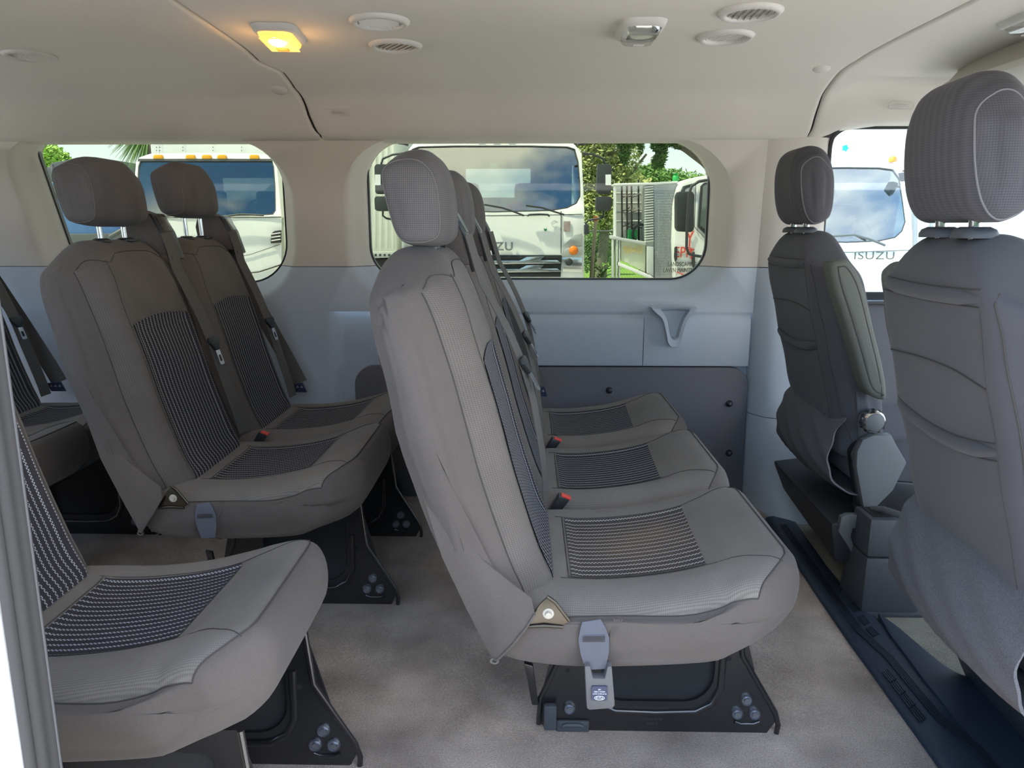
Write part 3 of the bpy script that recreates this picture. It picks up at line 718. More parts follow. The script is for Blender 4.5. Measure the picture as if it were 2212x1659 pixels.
def collars(parent, x, z, y0, dy=.055):
    for s in (-1, 1):
        MB().lathe([(.0001, .004), (.014, .004), (.020, 0), (.021, -.004), (.019, -.009), (.0001, -.010)], (x, y0+s*dy, z), 'Z', 20, sx=1.0, sy=1.25).build('collar', BLKS, parent, 1.0)
    MB().box((x-.009, y0+dy-.02, z-.006), (x+.022, y0+dy+.024, z+.001)).build('collar_button', BLKS, parent, .6, .002)
# --- belt guide on the far shoulder
def guide(parent, y):
    g = MB(); P_ = [(-.225, .93), (-.235, 1.00), (-.225, 1.035), (-.19, 1.045), (-.150, 1.03), (-.128, .985), (-.112, .925)]
    o = MB().prism(P_, 1, y-.036, y+.040).build('belt_guide', FAB, parent, .5, .008)
    f = MB().prism([(-.156, 1.036), (-.147, 1.034), (-.121, .985), (-.100, .915), (-.112, .910), (-.132, .98)], 1, y-.034, y+.042).build('guide_bezel', BLKS, o, .5, .004)
    MB().prism([(-.1455, 1.030), (-.1405, 1.027), (-.121, .990), (-.126, .988)], 1, y-.022, y+.032).build('guide_insert', GLB, o, .5, .001)
def tongue(parent, p, d, wd):
    "plastic slider with a steel tongue lying along d"
    p = Vector(p); d = Vector(d).normalized(); wd = Vector(wd).normalized(); nn = d.cross(wd).normalized()
    if nn.x < 0: nn = -nn
    def T(a, b_, c): return p+d*a+wd*b_+nn*c
    def plate(poly, c0, c1): 
        n = len(poly); m = MB(); m.add([T(q[0], q[1], c0) for q in poly]+[T(q[0], q[1], c1) for q in poly], [tuple(range(n)), tuple(range(n, 2*n))]+[(i, (i+1) % n, n+(i+1) % n, n+i) for i in range(n)]); return m
    o = plate([(-.009, -.024), (-.011, 0), (-.009, .024), (.004, .026), (.014, .017), (.028, .009), (.028, -.009), (.014, -.017), (.004, -.026)], .001, .010).build('belt_slider', BLK, parent, .5, .003)
    o2 = MB(); out = [(.028, -.010), (.066, -.011), (.070, -.008), (.070, .008), (.066, .011), (.028, .010)]; inn = [(.042, -.005), (.058, -.0055), (.060, -.004), (.060, .004), (.058, .0055), (.042, .005)]
    n = 6; v = [T(q[0], q[1], c) for c in (.005, .0075) for P_ in (out, inn) for q in P_]; f = []
    for i in range(n):
        j = (i+1) % n; f += [(i, j, n+j, n+i), (2*n+i, 3*n+i, 3*n+j, 2*n+j), (i, 2*n+i, 2*n+j, j), (n+i, n+j, 3*n+j, 3*n+i)]
    o2.add(v, f); o2.build('belt_tongue', CHR, parent, .5)
def belt(parent, yc, ztong, slack=0.):
    y0, y1 = yc+.160, yc+.188; pts = [Vector((-.118, y0, .985)), Vector((-.104, y0+.001, .935))]
    for k in range(1, 15):
        t = k/14; z = .925+(.425-.925)*t; y = y0+(y1-y0)*t
        x = lerp_tab(FRONTL, z)+.009
        pts.append(Vector((x+slack*math.sin(PI*t)*.03, y, z)))
    MB().ribbon(pts, (0.30, 1, 0), .040, .0018).build('seat_belt', BELT, parent, 1.0)
    # second pass of webbing under the slider
    z = ztong; t = (.925-z)/.5; y = y0+(y1-y0)*t
    tongue(parent, (lerp_tab(FRONTL, z)+.008+slack*math.sin(PI*t)*.03, y, z), (.27+.25*(slack > 1), .03, -1), (.15, 1, 0))
# --- cushion
CP = [(-.045, .295), (-.052, .360), (-.030, .390), (.05, .397), (.15, .398), (.25, .410), (.33, .430), (.39, .450), (.434, .459), (.460, .446), (.472, .405), (.460, .350), (.410, .305), (.30, .281), (.15, .272), (.03, .276)]
def cushion_geo(n_):
    prof = outline(CP, 4); y0 = -PITCHY/2+.002; y1 = y0+PITCHY*n_-.004; nm = 22*n_
    def warp(x, y, z):
        i = max(0, min(n_-1, int((y-y0)/PITCHY))); yl = y-(i*PITCHY); a = abs(yl)
        top = sstep((z-.365)/.03); fr = sstep((x-.30)/.12); k = sstep((a-.17)/.06)
        inner = (i > 0 and yl < 0) or (i < n_-1 and yl > 0)
        zz = z - top*(.026 if inner else .012)*k + top*.004*math.exp(-((a-.175)/.03)**2) - top*.009*sstep((.15-a)/.02)*sstep((.36-x)/.04)*sstep((x-.06)/.03)
        if inner and a > .205: zz -= top*.020*sstep((.22-x)/.1)*sstep((a-.205)/.02)
        k2 = sstep((a-.13)/.10); x2 = x - fr*(.040 if inner else .060)*k2*k2
        zz += .0016*math.sin(x*24+y*9)*(1-top); zz -= top*fr*.016*k2
        return (x2, y+(.003*math.sin(x*21+z*30) if (i == 0 and yl < -.2) else 0), zz)
    b = loft(prof, y0, y1, .024, NC, nm, .018, warp)
    flag = [(z > .392 and -.04 < x < .448) for (x, z) in prof]
    return b, prof, flag, nm
cush = {}
def cushion(n_):
    if n_ in cush: return cush[n_]
    b, prof, flag, nm = cushion_geo(n_); n = len(prof); bv = bvh_of(b)
    me = two_mat(b, n, nrings(nm), flag, (FAB, WEAT), 'cushion', r0=3)
    sb = MB(); kt = [k for k in range(n) if flag[k]]; kf = kt[-1]
    R = nrings(nm)
    sb.tube([Vector(b.v[r*n+kf])+Vector((.0008, 0, .0008)) for r in range(3, R-3)], .0013, 5)
    for rg, sg in ((3, -1), (R-4, 1)): sb.tube([p+Vector((0, sg*.0004, .0008)) for p in ring_path(b, n, rg, kt)], .0013, 5)
    for i in range(n_):
        for s in (-1, 1): seam(sb, bv, [(.06, i*PITCHY+s*.142, 0), (.2, i*PITCHY+s*.142, 0), (.345, i*PITCHY+s*.142, 0), (.40, i*PITCHY+s*.165, 0), (.43, i*PITCHY+s*.18, 0)], (0, 0, -1), .0011)
        seam(sb, bv, [(.075, i*PITCHY-.14, 0), (.075, i*PITCHY, 0), (.075, i*PITCHY+.14, 0)], (0, 0, -1), .0011)
    sme = sb.mesh(1.2, 0, 'seam')
    sts = []
    for i in range(n_):
        m = patch(bv, lambda u, v, i=i: (.080+(.236+.010*u)*v, i*PITCHY-.138+.276*u, 0), (0, 0, -1), 26, 26, .276, .236, .0022); sts.append(m)
    cush[n_] = (me, sme, sts, bv); return cush[n_]
def bracket(parent, y, latch, face=-1):
    pl = [(.033, 0), (.505, 0), (.508, .022), (.500, .045), (.425, .172), (.415, .30), (.075, .30), (.070, .17), (.030, .075), (.026, .02)]
    hole = rrect(.150, .068, .375, .262, [.02, .02, .045, .06], 6); c = Vector((.26, .15))
    def hit(p):
        d = Vector(p)-c; best = None
        for i in range(len(pl)):
            a, b_ = Vector(pl[i]), Vector(pl[(i+1) % len(pl)]); e = b_-a; den = d.x*e.y-d.y*e.x
            if abs(den) < 1e-9: continue
            t = ((a.x-c.x)*e.y-(a.y-c.y)*e.x)/den; u = ((a.x-c.x)*d.y-(a.y-c.y)*d.x)/den
            if t > 0 and -1e-6 <= u <= 1+1e-6 and (best is None or t < best): best = t
        q = c+d*best; return (q.x, q.y)
    o = MB().ringplate([hit(p) for p in hole], hole, 1, y-.002, y+.003).build('leg_bracket', GLB, parent, .5)
    fl = MB()   # pressed flanges and beads
    fl.tube([(.150, y-.003, .060), (.18, y-.004, .047), (.26, y-.004, .045), (.34, y-.004, .048), (.372, y-.004, .066), (.388, y-.003, .10), (.39, y-.003, .2)], .007, 10)
    fl.tube([(.415, y-.002, .30), (.427, y-.003, .172), (.500, y-.003, .048), (.508, y-.003, .02), (.506, y-.002, 0)], .0055, 8)
    fl.tube([(.075, y-.002, .30), (.071, y-.003, .17), (.030, y-.003, .075), (.026, y-.003, .015)], .0055, 8)
    fl.tube([(.420, y-.003, .026), (.432, y-.0035, .021), (.458, y-.0035, .021), (.470, y-.003, .026)], .0045, 8)
    fl.build('pressed_bead', GLB, o, 1.0)
    MB().prism([(p[0], p[1]) for p in rrect(.135, .06, .385, .28, .05, 6)], 1, y+.012, y+.016).build('inner_cover', M_COVER, o)
    MB().box((.05, y, .0), (.49, y+.05, .006)).build('foot_rail', BLK, o, .6, .002)
    for (x, z) in ((.441, .076), (.424, .045), (.459, .045)) + (((.088, .052),) if latch else ((.088, .052),)):
        bo = MB().lathe([(.0001, -.010), (.006, -.010), (.0065, -.006), (.0095, -.006), (.0105, -.009), (.0118, -.007), (.0125, -.002), (.0125, .001)], (x, y-.001, z), 'Y', 20).build('bolt', BOLT, o, .8)
    for (x, z, r_) in ((.40, .165, .006), (.083, .135, .005)): MB().lathe([(.0001, -.0006), (r_, -.0006)], (x, y-.002, z), 'Y', 14, close=False).build('drilled_hole', HOLE, o)
    if latch:
        MB().box((.062, y-.010, .001), (.128, y-.003, .026)).build('latch_plate', DARKB, o, .6, .003)
        MB().tube([(.075, y-.012, .016), (.082, y-.013, .020), (.108, y-.013, .020), (.115, y-.012, .016)], .004, 8).build('latch_bead', DARKB, o, 1.0)
        MB().box((.036, y-.022, .012), (.062, y-.008, .068)).build('release_paddle', DARKB, o, .6, .005)
        MB().hexa([(.012, y-.012, .062), (.026, y-.012, .062), (.026, y+.0, .062), (.012, y+.0, .062), (-.004, y-.012, .155), (.014, y-.012, .15), (.014, y, .15), (-.004, y, .155)]).build('release_lever', GLB, o, .6, .003)
        t = text_mesh('PT-20R17-01 CC', .006, .0004); tt = link('stamped_code', t, DARKB, o); tt.location = (.255, y-.0028, .028); tt.rotation_euler = (PI/2, 0, 0)
        t = text_mesh('24-02-15', .006, .0004); tt = link('stamped_date', t, DARKB, o); tt.location = (.255, y-.0028, .018); tt.rotation_euler = (PI/2, 0, 0)
    return o
M_COVER = M('black_fibre', (.014, .014, .016), .95, var=(900, .4, (.03, .03, .033)))
def hang_buckle(parent, x, y, full=True):
    st = [(x-.002, y+.004, .374), (x, y-.001, .362), (x+.002, y-.001, .345), (x+.004, y-.003, .32), (x+.006, y-.004, .292)]
    MB().ribbon(st, (1, 0, 0), [.030, .042, .050, .046, .032], .003).build('buckle_strap', BELTB, parent, 1.0)
    sp = MB()
    for k in range(5): sp.ribbon([(x-.016, y-.0048, .350-.0022*k), (x+.020, y-.0048, .351-.0022*k)], (0, 0, 1), .0008, .0008)
    sp.build('strap_stitching', SEAM, parent)
    # gathered slit in the cover beside the strap
    for k in range(4): MB().tube([(x+.036+.004*k, y+.008, .375), (x+.030+.002*k, y+.002, .352), (x+.028, y+.001, .338)], .0016, 5).build('cover_gather', FAB, parent, 1.0)
    if full:
        z0, z1 = .228, .304; xo = x+.008
        b = MB(); pr = [(xo-.021, z1), (xo-.012, z1), (xo-.007, z1-.022), (xo+.012, z1-.022), (xo+.016, z1), (xo+.023, z1), (xo+.030, z0+.006), (xo+.027, z0), (xo-.012, z0-.004), (xo-.016, z0)]
        bk = MB().prism(pr, 1, y-.016, y+.004).build('buckle', BUCK, parent, .5, .0025)
        bk['label'] = 'grey plastic buckle hanging on the strap'
        MB().prism(rrect(xo-.009, .244, xo+.017, .270, .003, 4), 1, y-.0185, y-.0155).build('buckle_label', LBL, bk)
        el = MB().ringplate([(xo+.004+.0085*math.cos(a), .249+.0038*math.sin(a)) for a in [2*PI*k/24 for k in range(24)]], [(xo+.004+.0076*math.cos(a), .249+.003*math.sin(a)) for a in [2*PI*k/24 for k in range(24)]], 1, y-.0192, y-.0184).build('oval_logo', INK, bk)
        for txt, s_, zz in (('Ford', .0060, .249), ('R1M 2613 GCC', .0034, .2565), ('49234-71890', .0034, .2605), ('18R', .0034, .2645)):
            t = text_mesh(txt, s_, .0002); tt = link('label_print', t, INK, bk); tt.location = (xo+.004, y-.0188, zz); tt.rotation_euler = (PI/2, PI, 0); tt.scale = (1, 1, 1)
def red_buckle(parent, x, y, z):
    MB().hexa([(x-.015, y-.014, z-.03), (x+.010, y-.014, z-.03), (x+.010, y+.014, z-.03), (x-.015, y+.014, z-.03), (x+.012, y-.014, z+.016), (x+.036, y-.014, z+.006), (x+.036, y+.014, z+.006), (x+.012, y+.014, z+.016)]).build('buckle_socket', BLKS, parent, .6, .003)
    MB().hexa([(x+.016, y-.010, z+.012), (x+.037, y-.010, z+.004), (x+.037, y+.010, z+.004), (x+.016, y+.010, z+.012), (x+.018, y-.010, z+.0165), (x+.039, y-.010, z+.0085), (x+.039, y+.010, z+.0085), (x+.018, y+.010, z+.0165)]).build('red_button', RED, parent, .6, .001)

def bench(x0, yc, n_, label, group, heads=(0, 0, 0), legs=((.0, True),), strap=True, full=True, fold=True, belts=True, single=False):
    root = empty('bench_seat' if n_ > 1 else 'single_seat', (x0, yc, 0), label, 'seat', group)
    me, sme, sts, bv = cushion(n_)
    c = link('cushion', me, None, root); link('cushion_seam', sme, SEAM, c)
    for i in range(n_):
        s = link('seat_stripe_panel', sts[i], STRS if (n_ == 3 and i == 0 and full) else STR, c)
        if s.data.materials[0] is not (STRS if (n_ == 3 and i == 0 and full) else STR): s.data.materials[0] = STR
        bk = link('backrest', bk_me, None, root); bk.location = (0, i*PITCHY, 0)
        link('back_seam', seam_me, SEAM, bk); link('back_stripe_panel', bst_me, None, bk)
        y = i*PITCHY; up = heads[i]
        hd = link('headrest', hd_me, None, root); hd.location = (0, y, up); [link('headrest_seam', m_, SEAML, hd) for m_ in hs_mes]
        posts(root, -.172, .985+up, .955, y); collars(root, -.172, .969, y)
        if belts:
            guide(root, y+.185); belt(root, y, (.725, .715, .715)[i] if n_ == 3 else .69, 1.25 if n_ == 3 else .5)
    for (ly, lt_) in legs: bracket(root, ly, lt_)
    MB().tube([(.10, -.16, .262), (.10, PITCHY*(n_-1)+.16, .262)], .014, 12).tube([(.36, -.05, .285), (.36, PITCHY*(n_-1)+.16, .285)], .014, 12).tube([(.25, -.16, .275), (.25, PITCHY*(n_-1)+.16, .275)], .012, 10).build('cross_tube', GLB, root, 1.0)
    yn = -PITCHY/2
    # recliner bracket showing in the gap between cushion and back
    rc = MB().prism([(-.002, .362), (.056, .362), (.070, .372), (.052, .396), (.044, .412), (.034, .415), (.022, .402)], 1, yn-.014, yn-.010).build('recliner_plate', STEEL, root, .5, .001)
    MB().tube([(.0, yn-.014, .363), (.03, yn-.016, .366), (.06, yn-.014, .363)], .003, 8).tube([(.034, yn-.014, .416), (.047, yn-.016, .407), (.070, yn-.014, .374)], .003, 8).build('plate_flange', STEEL, rc, 1.0)
    MB().lathe([(.0001, -.006), (.0048, -.0055), (.0055, 0), (.009, 0), (.010, .003)], (.036, yn-.015, .386), 'Y', 20).build('recliner_pin', M('pin_white', (.45, .42, .36), .4) if 'pin_white' not in bpy.data.materials else bpy.data.materials['pin_white'], rc, .8)
    MB().lathe([(.001, -.003), (.020, -.003), (.022, 0), (.001, 0)], (.032, yn+.002, .352), 'Y', 20).build('hinge_boss', GLB, rc, .8)
    # loose lower corner of the back cover with its hem
    MB().ringplate([(-.052+.008*math.cos(a), .297+.006*math.sin(a)) for a in [2*PI*k/14 for k in range(14)]], [(-.052+.004*math.cos(a), .297+.003*math.sin(a)) for a in [2*PI*k/14 for k in range(14)]], 1, yn-.010, yn-.007).build('cover_loop', BELT, root)
    # loose flap of the back cover lapping over the cushion side
    FP = [(-.176, .022, .600), (-.138, .012, .470), (-.100, .006, .385), (-.058, -.004, .302), (-.048, -.012, .300), (-.024, -.022, .332), (.000, -.024, .366), (.014, -.022, .390), (.008, -.012, .412), (-.020, -.004, .430), (-.070, .002, .470), (-.130, .012, .545)]
    n = len(FP); cx_, cy_, cz_ = (sum(p[i] for p in FP)/n for i in range(3)); b = MB()
    v = [(p[0], yn+p[1], p[2]) for p in FP]+[(p[0]*.5+cx_*.5, yn+p[1]*.5+cy_*.5-.003, p[2]*.5+cz_*.5) for p in FP]+[(cx_, yn+cy_-.004, cz_)]+[(p[0], yn+p[1]+.004, p[2]) for p in FP]
    b.add(v, [(i, (i+1) % n, n+(i+1) % n, n+i) for i in range(n)]+[(n+i, n+(i+1) % n, 2*n) for i in range(n)]+[(i, 2*n+1+i, 2*n+1+(i+1) % n, (i+1) % n) for i in range(n)])
    fo = b.build('cover_flap', FAB, root, 1.0)
    MB().tube([(p[0], yn+p[1]-.0005, p[2]) for p in FP[3:8]], .0022, 7).build('flap_hem', FAB, fo, 1.0)
    if strap: hang_buckle(root, .108, yn-.017, full)
    for i in range(1, n_): red_buckle(root, .06, i*PITCHY-PITCHY/2, .400)
    if n_ > 1:
        y = (n_-1)*PITCHY+.255
        MB().ribbon([(-.165, y-.06, .95), (-.11, y-.02, .80), (-.05, y, .66), (.01, y+.01, .53), (.045, y+.01, .455)], (.9, .2, .35), .052, .003).build('outboard_belt', BELT, root, 1.0)
        tg = MB().hexa([(.020, y-.004, .425), (.070, y-.004, .425), (.070, y+.004, .425), (.020, y+.004, .425), (.010, y-.010, .455), (.060, y-.010, .46), (.060, y-.004, .46), (.010, y-.004, .455)]).build('belt_tag', LBL, root)
        mk = MB()
        for k in range(3): mk.tube([(.026+.015*k+.004*math.cos(a), y-.0098, .445+.004*math.sin(a)) for a in [2*PI*q/3+PI/2 for q in range(4)]], .0008, 4)
        mk.build('tag_symbols', INK, tg)
    return root
bench(0.0, 1.360, 3, 'bench seat for three in the middle of the van, buckle hanging at its near end', 'bench seats', (0, 0, 0), ((-.010, True), (.46, False), (.94, False)))
bench(-.853, 1.871, 2, 'charcoal bench seat for two at left with raised headrests, beyond the single seat', 'bench seats', (.035, .06), ((-.011, True), (.44, False)), full=False)
sg_ = bench(-.82, 1.085, 1, 'charcoal single seat cut by the left edge of the view, nearest the door', 'single seats', (0,), ((-.17, False), (.175, False)), strap=False, full=False, belts=False)
sg_.scale = (1, .88, 1)
bench(-1.72, 1.871, 2, 'dark rear bench seat just showing behind the seats at the left edge', 'bench seats', (0, 0), ((0, False), (.44, False)), strap=False, full=False)

# ------------------------------------------------------------------ front seats
FB = [(.745, .395), (.735, .455), (.708, .55), (.682, .65), (.655, .75), (.634, .84), (.622, .91), (.624, .955), (.645, .982), (.680, .990), (.715, .978),
      (.742, .935), (.768, .86), (.805, .72), (.835, .58), (.862, .46), (.862, .40), (.82, .375), (.775, .378)]
FBL = [(.39, .745), (.455, .735), (.55, .708), (.65, .682), (.75, .655), (.84, .634), (.91, .622), (.955, .624), (.985, .65)]
def front_back(w):
    prof = outline(FB, 5); h = w/2
    def warp(x, y, z):
        a = abs(y); e = sstep((a-(h-.09))/.09); zz = z
        xb = lerp_tab(FBL, z)
        if x < xb+.05: x += .022*e*e*(1-(x-xb)/.05)
        if z > .80:
            q = (z-.80)/.19; k = sstep((a-(h-.15))/.15); zz = z-.085*k*q*q; y = y*(1-.10*q*q*k)
        y = y*(1-.10*sstep((.55-z)/.16))
        x += .0015*math.sin(z*40+y*13)
        return (x, y, zz)
    return loft(prof, -h, h, .048, NC, 24, .010, warp), prof
fbb, fbp = front_back(.445); fb_bvh = bvh_of(fbb); fb_me = fbb.mesh(1.2, 0, 'backrest')
fsm = MB()
for s in (-1, 1): seam(fsm, fb_bvh, [(0, s*.195, .42), (0, s*.192, .6), (0, s*.188, .8), (0, s*.175, .90), (0, s*.14, .962)], (1, 0, 0), .0020)
seam(fsm, fb_bvh, [(0, -.15, .42), (0, -.150, .6), (0, -.15, .92)], (1, 0, 0), .0008)
seam(fsm, fb_bvh, [(0, -.150, .780), (0, -.06, .792), (0, .06, .792), (0, .175, .785)], (1, 0, 0), .0018)
fsm_me = fsm.mesh(1.2, 0, 'seam')
def welt(zc, sag, y0=-.150, y1=.182, r=.0125):
    b = MB(); pth = []; m = 18
    for k in range(m+1):
        t = k/m; y = y0+(y1-y0)*t; z = zc-sag*math.sin(PI*t); q = cast(fb_bvh, (0, y, z), (1, 0, 0), -.0035) or Vector((.64, y, z)); pth.append(q)
    rs = [r*(.45+.55*min(1, 6*min(t, 1-t))) for t in [k/m for k in range(m+1)]]
    b.tube(pth, rs, 10)
    for dz in (r*.95, -r*.95):
        pp = []; b2 = MB()
        for k in range(m+1):
            t = k/m; y = y0+(y1-y0)*t; pp.append(cast(fb_bvh, (0, y, zc-sag*math.sin(PI*t)+dz), (1, 0, 0), .0002) or Vector((.64, y, zc)))
        b2.tube(pp, .0012, 5); wss.append(b2.mesh(1.2, 0, 'welt_seam'))
    return b
wss = []; we1 = welt(.905, .004, -.150, .170).mesh(1.2, 0, 'welt'); we2 = welt(.690, .022, r=.0135).mesh(1.2, 0, 'welt')
FH = [(.668, 1.020), (.652, 1.05), (.642, 1.10), (.640, 1.16), (.650, 1.195), (.680, 1.212), (.715, 1.208), (.740, 1.18), (.752, 1.12), (.752, 1.05), (.738, 1.018), (.700, 1.006)]
def fhead():
    prof = outline(FH, 6); h = .122
    def warp(x, y, z):
        k = sstep((abs(y)/h-.35)/.65); q = (z-1.01)/.2
        return (x-.012*k*k*max(-1, min(1, (x-.696)/.03)), y*(1.0-.13*q*q), z-(.034*k*k*sstep((z-1.12)/.08)))
    return loft(prof, -h, h, .026, NC, 14, .008, warp), prof
fhb, fhp = fhead(); fh_me = two_mat(fhb, len(fhp), nrings(14), [True]*len(fhp), (weave('head_side_cloth', (.048, .047, .053), (.105, .100, .110), .0034, .0034, (0, 2)), weave('head_rib_cloth', (.043, .042, .048), (.092, .090, .098), .0036, .02)), 'headrest', r0=7)
fhs_mes = []
for rg in (7, nrings(14)-8):
    s3 = MB(); s3.tube(ring_path(fhb, len(fhp), rg, list(range(len(fhp)))+[0]), .0015, 5); fhs_mes.append(s3.mesh(1.2, 0, 'head_seam'))
def flap(w):
    "felt storage flap curling under the seat back"
    P_ = catmull([(.738, .500), (.716, .460), (.702, .400), (.708, .345), (.742, .300), (.790, .282), (.838, .290)], 5, False)
    b = MB(); n = len(P_); m = 16; v = []
    for sgn in (0, 1):
        for j in range(m+1):
            t = j/m; y = -w/2+w*t
            for i, p in enumerate(P_):
                q = i/(n-1); bul = .012*math.sin(PI*t)*math.sin(PI*q); lift = .015*(1-t)*q
                v.append((p.x-bul+(.004 if sgn else 0)+.003*math.sin(j*1.3+i), y, p.y+.006*math.sin(t*5+q*3)*q+(.003 if sgn else 0)-.010*abs(t-.5)*q*0+lift*0))
    N_ = (m+1)*n
    f = [(j*n+i, j*n+i+1, (j+1)*n+i+1, (j+1)*n+i) for j in range(m) for i in range(n-1)]
    f += [(N_+j*n+i, N_+(j+1)*n+i, N_+(j+1)*n+i+1, N_+j*n+i+1) for j in range(m) for i in range(n-1)]
    for j in (0, m): f += [(j*n+i, N_+j*n+i, N_+j*n+i+1, j*n+i+1) for i in range(n-1)]
    for i in (0, n-1): f += [(j*n+i, (j+1)*n+i, N_+(j+1)*n+i, N_+j*n+i) for j in range(m)]
    b.add(v, f); return b
fl_me = flap(.425).mesh(1.2, 0, 'flap')
FC = [(.78, .36), (.80, .42), (.90, .44), (1.05, .45), (1.18, .46), (1.24, .44), (1.25, .38), (1.20, .33), (1.0, .30), (.82, .30)]
fc_me = loft(outline(FC, 4), -.225, .225, .04, 5, 14, .006).mesh(1.2, 0, 'cushion')
def front_seat(x0, yc, rz, label, w=.445):
    r = empty('front_seat', (x0, yc, 0), label, 'seat', 'front seats', rz)
    bk = link('backrest', fb_me, FABD, r); link('back_seam', fsm_me, SEAM, bk); link('welt', we1, FABD, bk); link('welt', we2, FABD, bk); [link('welt_seam', m_, SEAM, bk) for m_ in wss]
    hd = link('headrest', fh_me, None, r); hd.location = (-.042, 0, 0); [link('headrest_seam', m_, M_SL, hd) for m_ in fhs_mes]; posts(r, .655, 1.02, .975, -.005, .05, .0085); 
    for s in (-1, 1): MB().lathe([(.0001, .010), (.018, .010), (.026, .006), (.029, 0), (.029, -.006)], (.653, -.005+s*.05, .990), 'Z', 24, sx=1, sy=1.25, close=False).build('collar', DARKB, r, 1.0)
    link('cushion', fc_me, FABD, r)
    link('felt_flap', fl_me, FELT, r)
    return r
M_SL = M('head_stitch', (.16, .155, .165), .9)
ps = front_seat(-.005, 1.205, -.05, 'dark grey passenger seat at the right edge of the view, seen from behind')
dr = front_seat(.108, 2.165, 0, 'dark grey driver seat by the far window, seen from behind')
def WL(px, py, Y, root):
    p = W(px, py, Y)-root.location; return Matrix.Rotation(-root.rotation_euler.z, 3, 'Z') @ p
def px_prism(root, pts, Y0, Y1, name, mat, bev=.004, parent=None):
    "solid whose side outline was measured in the plane y=Y0"
    n = len(pts); A = [W(*p, Y0) for p in pts]; v = []
    for Y in (Y0, Y1):
        for p in A: v.append(Matrix.Rotation(-root.rotation_euler.z, 3, 'Z') @ (Vector((p.x, Y, p.z))-root.location))
    b = MB(); b.add(v, [tuple(range(n)), tuple(range(n, 2*n))]+[(i, (i+1) % n, n+(i+1) % n, n+i) for i in range(n)])
    return b.build(name, mat, parent or root, .5, bev)
ARM = M('armrest_cloth', (.125, .130, .115), .9, bump=(900, .25, .0006), spec=.15)
def armrest(root, pts, Y0, Y1):
    c = [W(*p, Y0) for p in pts]; pr = [(p.x, p.y) for p in catmull([(q.x-root.location.x, q.z) for q in c], 5)]
    ya, yb = sorted((Y0-root.location.y, Y1-root.location.y)); b = loft(pr, ya, yb, .016, 5, 5, .004)
    o = link('armrest', b.mesh(1.2, 0, 'armrest'), ARM, root); s = MB(); s.tube(ring_path(b, len(pr), 3, list(range(len(pr)))+[0]), .0016, 5); s.build('armrest_piping', SEAM, o, 1.2); return o
armrest(dr, [(1797, 575), (1812, 563), (1838, 566), (1865, 612), (1888, 700), (1912, 800), (1918, 858), (1900, 864), (1872, 842), (1850, 770), (1826, 690), (1804, 620)], 1.872, 1.94)
armrest(ps, [(1866, 600), (1878, 572), (1902, 562), (1925, 580), (1945, 680), (1975, 800), (1960, 830), (1920, 780), (1885, 690)], 1.48, 1.43)
# driver seat hardware on the aisle side
px_prism(dr, [(1866, 1100), (1850, 1010), (1852, 975), (1864, 950), (1888, 940), (1925, 940), (1960, 1000), (1930, 1060), (1884, 1106)], 1.925, 1.955, 'recliner_cover', GRN, .006)
px_prism(dr, [(1853, 1107), (1842, 1010), (1838, 980), (1846, 958), (1868, 940), (1925, 938), (1960, 1000), (1930, 1060), (1884, 1108)], 1.956, 1.985, 'recliner_housing', BLKS, .004)
kn = W(1888, 911, 1.90); k_ = Vector((kn.x, 1.90, kn.z))-dr.location
kb = MB().lathe([(.0001, -.010), (.022, -.010), (.026, -.006), (.0275, 0), (.0275, .030)], tuple(k_), 'Y', 32).build('recline_knob', GRN, dr, .8)
MB().lathe([(.0245, -.0085), (.0285, -.005), (.030, .003), (.030, .018), (.027, .020)], tuple(k_), 'Y', 32, close=False).build('knob_ring', CHR, kb, 1.0)
for q in range(12):
    a = 2*PI*q/12; MB().lathe([(.0001, -.003), (.0045, -.002), (.005, .012)], (k_.x+.0285*math.cos(a), k_.y, k_.z+.0285*math.sin(a)), 'Y', 8).build('grip_notch', BLKS, kb, 1.0)
px_prism(dr, [(1812, 1150), (1818, 1118), (1832, 1112), (1872, 1113), (1868, 1140), (1842, 1142), (1838, 1160), (1852, 1200), (1850, 1210), (1822, 1165)], 1.915, 1.935, 'slide_bracket', GRN, .003)
MB().hexa([(.735, -.24, .10), (1.2, -.24, .10), (1.2, .26, .10), (.76, .26, .13), (.715, -.24, .215), (1.2, -.24, .30), (1.2, .26, .30), (.715, .26, .235)]).build('seat_skirt', BLK, dr, .5, .012)
MB().hexa([(.86, -.20, -.004), (1.2, -.20, -.004), (1.2, .22, -.004), (.86, .22, -.004), (.80, -.20, .12), (1.2, -.20, .12), (1.2, .22, .12), (.80, .22, .14)]).build('seat_pedestal', DARKB, dr, .5, .01)
px_prism(dr, [(1880, 1108), (1905, 1070), (1935, 1040), (1990, 1045), (1990, 1110)], 1.93, 1.96, 'belt_anchor', BLKS, .006)
# passenger seat pedestal
pp_ = MB().hexa([(.985, -.50, -.004), (1.5, -.50, -.004), (1.5, .40, -.004), (.985, .40, -.004), (.885, -.50, .20), (1.5, -.50, .26), (1.5, .36, .26), (.885, .38, .185)]).build('seat_pedestal', DARKB, ps, .5, .014)
MB().hexa([(.86, -.45, .20), (1.3, -.45, .20), (1.3, .32, .20), (.86, .32, .20), (.80, -.40, .25), (1.3, -.45, .31), (1.3, .30, .31), (.80, .28, .27)]).build('seat_skirt', BLK, ps, .5, .01)
hk = [WL(*p, 1.24, ps) for p in ((2106, 1385), (2108, 1362), (2128, 1375), (2148, 1395), (2152, 1425), (2150, 1440))]
MB().tube(hk, .004, 8).build('release_bar', CHR if 0 else BLKS, ps, 1.0)
